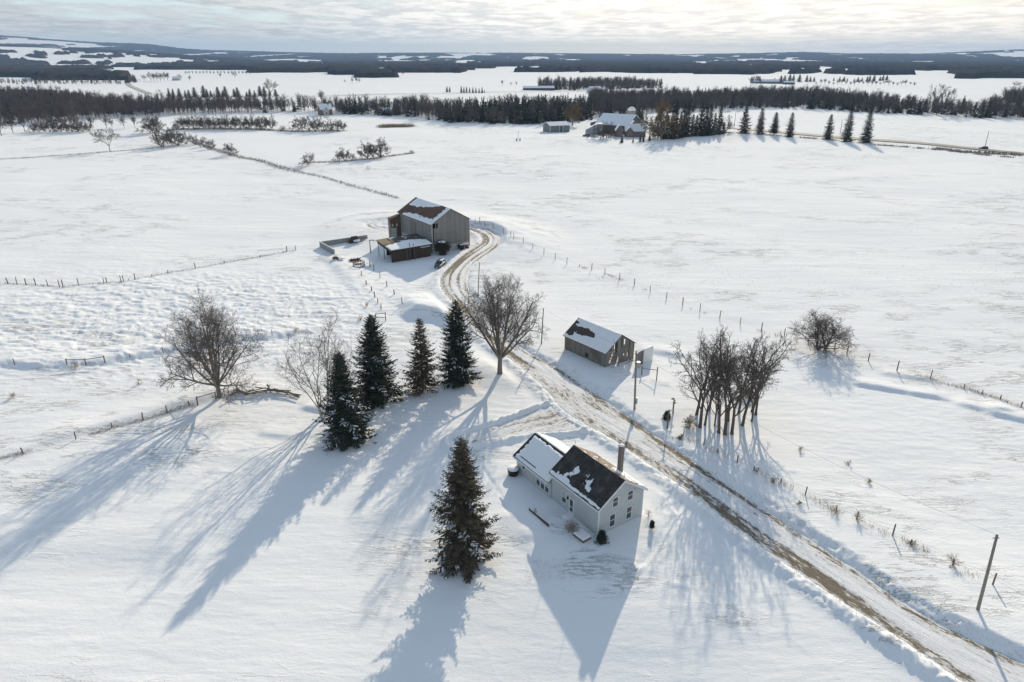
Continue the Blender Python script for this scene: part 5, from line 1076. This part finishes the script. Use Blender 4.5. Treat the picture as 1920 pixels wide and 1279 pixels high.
e = rail_fence('level rail from the utility pole to a short dark post by the derelict shed', [(1203,703),(1231,712)], [1.6, 2.3], (.75,), r=.06)
# fallen split rail heap between the bare trees
p0 = G(436, 742); e = empty('fallen_rail_fence', p0, 0, 'collapsed zigzag of grey split rails between the two left bare trees', 'fence'); rs = random.Random(12)
zz = [(432,745),(446,735),(462,742),(480,738),(500,735),(520,736),(542,740),(560,748)]
Z = [G(*q) for q in zz]
for i in range(len(Z) - 1):
    for k in range(5):
        a_ = Z[i] - p0 + (rs.uniform(-.5, .2), rs.uniform(-.4, .4), .15 + .2 * k * rs.random()); b_ = Z[i+1] - p0 + (rs.uniform(-.2, .6), rs.uniform(-.4, .4), .15 + .22 * k * rs.random()); MB().tube([a_, b_], rs.uniform(.06, .1), 5).build('rail', M['rail'], e)
for q in ((446,735), (505,735)):
    b = G(*q) - p0
    for k in range(4): an = rs.uniform(0, 6.28); MB().tube([b + (math.cos(an) * .5, math.sin(an) * .4, 0), b - (math.cos(an) * .3, math.sin(an) * .3, -1.3)], .07, 5).build('stake', M['rail'], e)

# ------------------------------------------------------------------ poles
def pole(px, py, hp_, label, r=.15, tilt=(0, 0), cross=None, box=False, group=None):
    p = G(px, py); top = ray(px, py - hp_); d = math.hypot(p[0], p[1]); h = HC + d / math.hypot(top[0], top[1]) * top[2] - p[2]
    e = empty('utility_pole', p, 0, label, 'utility pole', group); t = (tilt[0] * h, tilt[1] * h)
    MB().tube([(0,0,-.6),(t[0]*.5,t[1]*.5,h*.5),(t[0],t[1],h)], [r, r*.86, r*.7], 9).build('mast', M['pole'], e, True)
    if cross: MB().tube([(t[0] - .28, t[1], h - .35), (t[0] + .28, t[1], h - .35)], .06, 6).build('insulator_arm', M['steel'], e)
    if box: MB().tube([(t[0] + .45, 0, h - 2.6), (t[0] + .45, 0, h - 1.7)], .32, 12).build('transformer', M['steel'], e, bevel=.02); MB().box(.12, t[0] + .3, -.04, .04, h - 2.3, h - 2.2).build('bracket', M['steel'], e); MB().box(.1, .3, -.1, .1, .9, 1.9).build('meter_box', M['steel'], e)
    return e, np.array([p[0] + t[0], p[1] + t[1], p[2] + h])
def pole_to(px, py, tx, ty, label, **k):
    """a pole whose tip is seen at (tx,ty): it leans sideways by what that needs"""
    p = G(px, py); top = ray(tx, ty); s = (p[1]) / top[1]; h = HC + s * top[2] - p[2]; return pole(px, py, py - ty, label, tilt=((top[0] * s - p[0]) / h, 0), **k)
_, T1 = pole_to(1190, 767, 1193, 658, 'tall utility pole with transformer between lane and derelict shed', r=.17, box=True, cross=True)
_, T2 = pole_to(1834, 1143, 1874, 986, 'leaning utility pole at the lower right beside the lane fence', r=.16, cross=True)
_, T3 = pole_to(1015, 645, 1019, 578, 'plain pole standing left of the derelict shed roof', r=.12)
_, T4 = pole_to(896, 556, 899, 492, 'plain pole beside the lane bend behind the bare maple', r=.12)
pole_to(695, 474, 693, 452, 'short thick post standing alone in the barnyard', r=.16)
for (x, y, h), l in zip(Z3([(290,710,80),(885,752,76),(1700,828,92)], 1280), ('utility pole left of the county road spruces', 'utility pole between the three spruces at the road bend', 'utility pole beside the car on the county road at the far right')): pole(x, y, h, l, r=.19)
def wire(a, b, label, sag=.8):
    a, b = np.array(a), np.array(b); pts = [(a + (b - a) * t + (0, 0, -4 * sag * t * (1 - t))) - a for t in np.linspace(0, 1, 14)]; m = MB().tube(pts, .012, 3, False); o = m.build('power_line', M['wire']); o.location = tuple(a); tag(o, label, 'cable')
wire(T1, T2, 'thin power line from the transformer pole to the leaning lower right pole', 1.5)
wire(T1, T3, 'thin power line from the transformer pole to the pole left of the shed', .6); wire(T3, T4, 'thin power line between the two plain poles along the lane', .5)

# vine post and dead stump by the grove
p = G(1251, 803); tree_thing('vine_covered_post', *bare_tree(3.2, .11, .80, 8, 1.2, 3, [4, 4, 3], .25, -.05, .2, .6, seed=91, twig_r=.012, minlen=.1), M['post'], plain('dead_vine', (.16, .11, .075), .9), p, 0, 'old post thick with brown vine at the left foot of the locust grove', 'post')
p = G(1262, 775); tree_thing('vine_covered_post', *bare_tree(2.8, .11, .80, 8, 1.2, 3, [4, 4, 3], .25, -.05, .2, .6, seed=93, twig_r=.012, minlen=.1), M['post'], bpy.data.materials['dead_vine'], p, 1, 'second vine-wrapped post a little behind the first at the left of the grove', 'post')
for (px, py), h, sd, l in (((1291,800),1.8,94,'dry brown bush at the left foot of the grove'), ((1275,822),.7,95,'small dead weed clump below the grove'), ((1399,742),1.6,97,'low brush tangle under the right side of the grove'), ((1385,752),1.3,96,'low brush tangle in the middle of the grove floor')):
    tree_thing('dead_brush', *bare_tree(h, .05, .02, 7, 1.2, 3, [6, 5, 4], .2, .02, .1, .6, seed=sd, twig_r=.009, minlen=.1, multi=2, basespread=.5), M['twig'], bpy.data.materials['dead_vine'], G(px, py), 0, l, 'shrub')
p = G(1250, 786); e = empty('evergreen_shrub', p, 0, 'small teal-green evergreen bush in the drifts left of the grove', 'shrub'); s_ = spruce(1.2, .6, 421, dens=1.2, twig_w=.13, low=.02, ragged=.5); link('bush', npmesh('bush', *s_[1]), needles('teal_evergreen', (.02, .05, .045), (.04, .09, .07)), e)
# dead stems at the left edge rows of weeds
for i, ((px, py), h) in enumerate([((25,745),1.0),((260,720),1.0),((365,690),1.6),((140,690),1.1),((555,620),.9),((1450,905),.9),((1498,945),.6),((1566,962),1.1),((1608,975),1.3),((1710,1022),.9),((1787,1058),1.3),((1420,885),.7),((1500,846),.8),((1590,870),.7),((1628,905),.8),((688,575),1.1),((676,600),1.2),((430,628),.7),((690,322-4),2.0)]):
    tree_thing('dry_weed_clump', *bare_tree(h, .05, .012, 7, 1.15, 2, [5, 4], .2, .02, .05, .7, seed=500 + i, twig_r=.008, minlen=.1), M['grass'], M['grass'], G(px, py), 0, ['dry weed clump at the left edge', 'dry weeds on the slope left of the big bare tree', 'dry weeds among the low rails', 'dry weeds near the left rails', 'weeds right of the big bare tree crown', 'weed tuft below the grove by the lane', 'tiny weed tuft by the lane fence', 'weeds at a leaning stub of the lane fence', 'dark brush at the lane fence mid way', 'weeds at the split post of the lane fence', 'brush clump near the lower lane fence', 'tiny tuft nearest the grove shadows', 'lone stem right of the grove shadows', 'lone stem in the open snow right of the grove', 'lone stem in the middle of the right snowfield', 'weeds beside the upper barnyard posts', 'weeds beside the lower barnyard posts', 'tuft at the post behind the big bare tree', 'weed tuft in the field behind the barn'][i], 'weeds')
# grass blades along fences and on the thin-snow patch: nobody could count them
def blades(name, label, spots, n, h=.35, spread=.8, w=.03, seed=0, mat='grass'):
    nr = np.random.RandomState(seed); S = np.array(spots); i = nr.randint(0, len(S), n); P = S[i] + nr.normal(0, spread, (n, 2)); z = height(P[:, 0], P[:, 1]); hh = h * nr.uniform(.4, 1.2, n); a = nr.uniform(0, 6.28, n); l = nr.normal(0, .35, (n, 2)) * hh[:, None]
    B = np.column_stack([P, z - .05]); d = np.column_stack([np.cos(a), np.sin(a), 0 * a]) * w; T = B + np.column_stack([l, hh + .05]); V = np.stack([B - d, B + d, T + d * .2, T - d * .2], 1).reshape(-1, 3)
    o = link(name, npmesh(name, V, np.arange(len(V)).reshape(-1, 4)), M[mat]); tag(o, label, 'grass', None, 'stuff')
def along(P, step=.6):
    out = []
    for a, b in zip(P, P[1:]):
        n = max(1, int(np.hypot(*(b - a)[:2]) / step)); out += [(a + (b - a) * k / n)[:2] for k in range(n)]
    return np.array(out)
nr = np.random.RandomState(44)
def clumpy(S, keep, seed):
    n = fbm(S[:, 0] / 3, S[:, 1] / 3, 2, seed); return S[n > np.quantile(n, 1 - keep)]
A3 = clumpy(along(FP3), .75, 1); blades('dry_grass', 'brown dry grass poking from snow along the lower left fence', A3, 2600, .22, .3, .018, 1)
blades('dry_grass', 'dry grass and weeds along the right field fence', np.vstack([clumpy(along(FP1[12:]), .3, 2), along(FP1[-6:])]), 1500, .35, .35, .02, 2)
blades('dry_grass', 'dry grass tufts along the lane fence', clumpy(along(FP2), .45, 3), 900, .35, .45, .018, 3)
blades('dry_grass', 'dark dry growth along the fence across the left field', along(FP4), 1500, .35, .25, .03, 4, 'rail')
blades('dry_grass', 'dark overgrown fence line behind the barn', along(FP7), 1100, .7, .6, .05, 5, 'rail')
L10 = [G(*q) for q in [(560,323),(530,316),(500,306),(478,300),(455,296),(430,290),(405,282),(385,275),(362,268)]]
blades('dry_grass', 'dark brush along the diagonal hedgerow bank', along(L10), 1800, 1.0, 1.3, .08, 6, 'rail')
blades('dry_grass', 'dark brush under the level hedgerow', along([G(*q) for q in [(325,243),(400,242),(480,243),(530,246),(560,247),(645,246)]], 1.5), 2600, 1.2, 1.8, .10, 7, 'rail')
blades('dry_grass', 'thin growth along the short mid field hedge', along([G(*q) for q in [(570,306),(640,303),(700,298),(740,292),(778,287)]], 1), 1400, .8, .9, .07, 8, 'rail')
blades('dry_grass', 'thin fence line growth across the far left slope', along([G(*q) for q in [(-20,300),(60,296),(140,290),(205,285),(290,278),(340,272)]], 1.2), 1500, .7, .5, .06, 9, 'rail')
blades('dry_grass', 'brown weed patch on the snow rise beside the far cottage', along([G(*q) for q in [(716,239),(735,238),(755,238),(772,237)]], 1), 1500, 2.2, 2.5, .12, 10)
blades('dry_grass', 'weeds in the ditch beside the county road', np.vstack([clumpy(along(FP8, 2), .5, 7)]), 3000, .9, 1.4, .10, 11, 'rail')
blades('dry_grass', 'roadside brush in the ditch at the far right', along([G(*q) for q in [(1755,279),(1770,281),(1785,283),(1800,285),(1905,291),(1915,293)]], 1), 900, 1.6, 1.4, .12, 12, 'rail')
S = np.array([G0(x, y) for x, y in zip(nr.uniform(985, 1200, 900), nr.uniform(1046, 1086, 900))]); blades('stubble', 'short stubble showing through thin snow on the shaded lawn', S, 2600, .10, .12, .012, 13)
S = np.array([G0(x, y) for x, y in zip(nr.uniform(0, 640, 500), nr.uniform(545, 650, 500))]); blades('stubble', 'scattered dry stems on the rough left pasture', S, 900, .3, .6, .025, 14)
S = np.array([G0(x, y) for x, y in zip(nr.uniform(1000, 1920, 700), nr.uniform(300, 560, 700))]); blades('stubble', 'scattered stubble on the big open field', S, 2500, .16, 1.2, .05, 15)
LPv = np.array([[*q[:2]] for q in LPS]); Tn = np.gradient(LPv, axis=0); Tn /= np.hypot(*Tn.T)[:, None]; Nn = np.column_stack([-Tn[:, 1], Tn[:, 0]])
S = np.vstack([LPv - Nn * (LPS[:, 2:3] - .3), LPv + Nn * (LPS[:, 2:3] + .05)]); 
m_ = S[:, 1] < 150; blades('verge_grass', 'dead grass on the verges of the farm lane', S[m_], 9000, .14, .8, .02, 16)
# marker post and shrubs in the far field
p = G(972, 252); pole(972, 262, 17, 'thin marker pole between two tiny shrubs in the far field', r=.10)
o = copy_thing(dsp[0], G(969, 264), 0, (.16, .16, .13), 'tiny left shrub at the marker pole in the far field'); o.pop('group', None) if 'group' in o else None
o = copy_thing(dsp[1], G(975, 264), 1, (.16, .16, .12), 'tiny right shrub at the marker pole in the far field'); o.pop('group', None) if 'group' in o else None

# ------------------------------------------------------------------ cars
def suv(loc, rz, label, color, snowy=False, name='parked_car'):
    e = empty(name, loc, rz, label, 'car'); pm = plain('car_paint_' + str(len(bpy.data.materials)), color, .3, .08, 2, .5)
    low = [(-2.3, .38), (2.28, .38), (2.32, .75), (2.18, .98), (1.2, 1.08), (-2.2, 1.08), (-2.34, .8)]; cab = [(-2.15, 1.07), (1.15, 1.07), (.55, 1.62), (.3, 1.70), (-1.75, 1.70), (-2.0, 1.55)]
    V = []; n = len(low)
    for y, k in ((-.92, 1), (-.80, .985), (.80, .985), (.92, 1)): pass
    MB().prism(low, 1, -.91, .91).build('body', pm, e, bevel=.09)
    c = MB(); m = len(cab); V = [(x, -.84 + .16 * (z - 1.07) / .63, z) for x, z in cab] + [(x, .84 - .16 * (z - 1.07) / .63, z) for x, z in cab]; c.add(V, [tuple(range(m)), tuple(range(2*m - 1, m - 1, -1))] + [(i, m + i, m + (i+1) % m, (i+1) % m) for i in range(m)]); c.build('cabin', pm, e, bevel=.05)
    MB().add([(1.16,-.74,1.10),(1.16,.74,1.10),(.60,.66,1.60),(.60,-.66,1.60),(1.19,-.74,1.12),(1.19,.74,1.12),(.63,.66,1.62),(.63,-.66,1.62)], [(4,5,6,7),(0,1,5,4),(3,7,6,2),(0,4,7,3),(1,2,6,5),(3,2,1,0)]).build('windscreen', M['glass'], e)
    MB().add([(-2.17,-.7,1.14),(-2.17,.7,1.14),(-2.03,.62,1.54),(-2.03,-.62,1.54),(-2.2,-.7,1.14),(-2.2,.7,1.14),(-2.06,.62,1.54),(-2.06,-.62,1.54)], [(7,6,5,4),(4,5,1,0),(2,6,7,3),(3,7,4,0),(5,6,2,1),(0,1,2,3)]).build('rear_window', M['glass'], e)
    for s in (-1, 1):
        for x0, x1, x2, x3 in ((.05, .98, .50, .05), (-.95, -.02, -.02, -.95), (-1.98, -1.02, -1.02, -1.85)):
            y0, y1 = s * .845, s * .715; q = [(x0, y0, 1.13), (x1, y0, 1.13), (x2, y1, 1.58), (x3, y1, 1.58)]; q2 = [(a, b - s * .03, c_) for a, b, c_ in q]; MB().add(q + q2, [(0,1,2,3),(7,6,5,4),(0,4,5,1),(1,5,6,2),(2,6,7,3),(3,7,4,0)]).build('side_window', M['glass'], e)
        for xx in (-1.42, 1.42):
            w = MB(); w.tube([(xx, s * .70, .34), (xx, s * .93, .34)], .35, 18); wh = w.build('wheel', M['black'], e, bevel=.03); MB().tube([(xx, s * .925, .34), (xx, s * .945, .34)], .2, 12).build('rim', M['steel'], wh)
        MB().box(2.2, 2.33, s * .72 - .16, s * .72 + .16, .72, .88).build('headlight', M['trim'], e, bevel=.02); MB().box(-2.36, -2.27, s * .78 - .1, s * .78 + .1, .8, 1.05).build('tail_light', M['iron'], e, bevel=.02)
        MB().box(.95, 1.1, s * .98 - .08, s * .98 + .08, 1.08, 1.22).build('mirror', pm, e, bevel=.02)
    MB().box(2.3, 2.37, -.45, .45, .55, .78).build('grille', M['black'], e); MB().box(2.36, 2.39, -.26, .26, .46, .58).build('number_plate', M['trim'], e)
    if snowy: snow_patch(e, (-1.7, -.62, 1.70), (1, 0, 0), (0, 1, 0), 1.95, 1.24, lambda u, v: (v - .62) * .8 + (fbm(u / .3, v / .3, 2, 4) - .5) * .9, .05, .06, name='snow_dusting')
    return e
p = G(825, 500); suv((p[0], p[1], hz(p[0], p[1])), rad(-102), 'dark green sport utility vehicle parked in the barn shadow beside the lane', (.035, .06, .055), True)
p = G(1843, 280); suv(p, rad(170), 'dark car driving on the county road at the far right', (.05, .055, .065), name='car'); p = G(1099, 256); suv(p, rad(175), 'small dark car parked by the white lean-to of the far barn', (.08, .075, .075))

# ------------------------------------------------------------------ sun, sky, haze, camera
SUN_AZ, SUN_EL = rad(15.2), rad(21.0)
sd = Vector((math.sin(SUN_AZ) * math.cos(SUN_EL), math.cos(SUN_AZ) * math.cos(SUN_EL), math.sin(SUN_EL)))
l = bpy.data.lights.new('sun', 'SUN'); l.energy = 3.75; l.angle = rad(.55); l.color = (1, .87, .66); lo = bpy.data.objects.new('sun', l); COL.objects.link(lo); lo.rotation_euler = sd.to_track_quat('Z', 'Y').to_euler()
w = bpy.data.worlds.new('World'); SC.world = w; w.use_nodes = True; nt = w.node_tree; bg = nt.nodes['Background']
N = lambda t: nt.nodes.new(t); Lk = nt.links.new
def wm(op, a, b=None, cl=False):
    o = N('ShaderNodeMath'); o.operation = op; o.use_clamp = cl
    for i, q in enumerate((a, b)):
        if q is None: continue
        if isinstance(q, (int, float)): o.inputs[i].default_value = q
        else: Lk(q, o.inputs[i])
    return o.outputs[0]
def wr(f, a, b, c=0., d=1.):
    o = N('ShaderNodeMapRange'); o.interpolation_type = 'SMOOTHSTEP'; Lk(f, o.inputs[0]); o.inputs[1].default_value = a; o.inputs[2].default_value = b; o.inputs[3].default_value = c; o.inputs[4].default_value = d; return o.outputs[0]
def wmix(f, a, b):
    o = N('ShaderNodeMix'); o.data_type = 'RGBA'
    for i, q in ((0, f), (6, a), (7, b)):
        if isinstance(q, (int, float)): o.inputs[i].default_value = q
        elif isinstance(q, tuple): o.inputs[i].default_value = (*q, 1)
        else: Lk(q, o.inputs[i])
    return o.outputs[2]
sky = N('ShaderNodeTexSky'); sky.sky_type = 'NISHITA'; sky.sun_disc = False; sky.sun_elevation = SUN_EL; sky.sun_rotation = SUN_AZ; sky.altitude = 300; sky.air_density = 1.0; sky.dust_density = .8
tc = N('ShaderNodeTexCoord'); sep = N('ShaderNodeSeparateXYZ'); Lk(tc.outputs['Generated'], sep.inputs[0]); X_, Y_, Z_ = sep.outputs
zz_ = wm('ADD', wm('MAXIMUM', Z_, 0.), .06); cx_ = wm('DIVIDE', X_, zz_); cy_ = wm('DIVIDE', Y_, zz_); cb = N('ShaderNodeCombineXYZ'); Lk(cx_, cb.inputs[0]); Lk(cy_, cb.inputs[1])
def wn(sc, det, rough, scale=(1, 1, 1), loc=(0, 0, 0)):
    mp = N('ShaderNodeMapping'); mp.inputs['Scale'].default_value = scale; mp.inputs['Location'].default_value = loc; Lk(cb.outputs[0], mp.inputs['Vector']); o = N('ShaderNodeTexNoise'); o.inputs['Scale'].default_value = sc; o.inputs['Detail'].default_value = det; o.inputs['Roughness'].default_value = rough; Lk(mp.outputs[0], o.inputs['Vector']); return o.outputs['Fac']
n1 = wn(1.0, 7, .62, (1.15, .75, 1), (3.1, 1.7, 0)); n2 = wn(.5, 3, .5, (.7, .6, 1), (7.7, 2.2, 0)); n3 = wn(2.0, 6, .65, (1.3, 1.15, 1), (1.2, 5.2, 0))
dn = wm('ADD', wm('MULTIPLY', n1, .6), wm('ADD', wm('MULTIPLY', n2, .35), wm('MULTIPLY', n3, .22)))
dot = N('ShaderNodeVectorMath'); dot.operation = 'DOT_PRODUCT'; Lk(tc.outputs['Generated'], dot.inputs[0]); dot.inputs[1].default_value = sd
glow = wr(dot.outputs['Value'], .72, 1.0); 
side = wm('DIVIDE', X_, wm('ADD', wm('MAXIMUM', Y_, .05), .05))           # left-right bearing
thick = wm('ADD', dn, wm('MULTIPLY', wr(side, -.5, .25, .05, .10), 1.0))
cov = wr(thick, .52, .62)
low = wr(Z_, .004, .030)                                                  # clear blue-grey band hugging the horizon
low2 = wm('MAXIMUM', low, wr(side, -.05, .45, 0., .75))
cov = wm('MULTIPLY', cov, low2)
hi = wr(Z_, .10, .42, 1., .12); cov2 = wm('MULTIPLY', cov, hi)
cwarm = wmix(wr(side, -.45, .2), (.96, .97, .95), (1.20, 1.10, .95))
cshade = wmix(wr(side, -.35, .3), (.68, .72, .73), (.86, .80, .72))
cc = wmix(wr(wm('ADD', wm('MULTIPLY', n3, .6), wm('MULTIPLY', n1, .4)), .42, .58), cshade, cwarm)
cl_gain = wm('ADD', .64, wm('MULTIPLY', glow, .42))
ccg = N('ShaderNodeVectorMath'); ccg.operation = 'SCALE'; Lk(cc, ccg.inputs[0]); Lk(cl_gain, ccg.inputs[3])
skg = N('ShaderNodeVectorMath'); skg.operation = 'SCALE'; Lk(sky.outputs[0], skg.inputs[0]); skg.inputs[3].default_value = .145
band = wmix(wr(side, -.4, .4), (.64, .66, .69), (.80, .74, .66)); skyc = wmix(wr(Z_, .09, .30, .88, .12), skg.outputs[0], band)
tin = N('ShaderNodeVectorMath'); tin.operation = 'MULTIPLY'; Lk(skyc, tin.inputs[0]); tin.inputs[1].default_value = (.90, 1.0, 1.0); fin = wmix(cov2, tin.outputs[0], ccg.outputs[0]); Lk(fin, bg.inputs['Color']); bg.inputs['Strength'].default_value = 1.0

def haze():
    m = bpy.data.materials.new('haze_air'); m.use_nodes = True; t = m.node_tree; t.nodes.remove(t.nodes['Principled BSDF']); v = t.nodes.new('ShaderNodeVolumePrincipled'); v.inputs['Color'].default_value = (.42, .64, 1.0, 1); v.inputs['Density'].default_value = HAZE
    v.inputs['Anisotropy'].default_value = 0.0; t.links.new(v.outputs[0], t.nodes['Material Output'].inputs['Volume'])
    o = MB().box(-17900, 17900, -17900, 17900, -3.5, 290).build('haze', m); o['kind'] = 'stuff'; o['label'] = 'pale blue winter haze over the far plain'
HAZE = 6.5e-5
haze()
cam = bpy.data.cameras.new('Camera'); co = bpy.data.objects.new('Camera', cam); COL.objects.link(co); SC.camera = co
co.location = (0, 0, HC); co.rotation_euler = (math.pi / 2 - PITCH, 0, 0); cam.sensor_width = 36; cam.lens = FPX / 1920 * 36; cam.clip_start = .5; cam.clip_end = 60000
SC.view_settings.view_transform = 'Standard'; SC.view_settings.look = 'None'; SC.view_settings.gamma = 1; SC.view_settings.exposure = .35
SC.cycles.max_bounces = 5; SC.cycles.diffuse_bounces = 3; SC.cycles.volume_bounces = 0; SC.cycles.use_adaptive_sampling = True; SC.cycles.adaptive_threshold = .012
SC.cycles.use_denoising = True
# unused prototypes must not stay in the scene
for o in [q for q in COL.objects if q.type == 'EMPTY' and q.get('h0') and not q.get('used')]:
    for ch in list(q for q in COL.objects if q.parent == o): bpy.data.objects.remove(ch)
    bpy.data.objects.remove(o)
for o in COL.objects:
    for k in ('h0', 'used'):
        if k in o: del o[k]
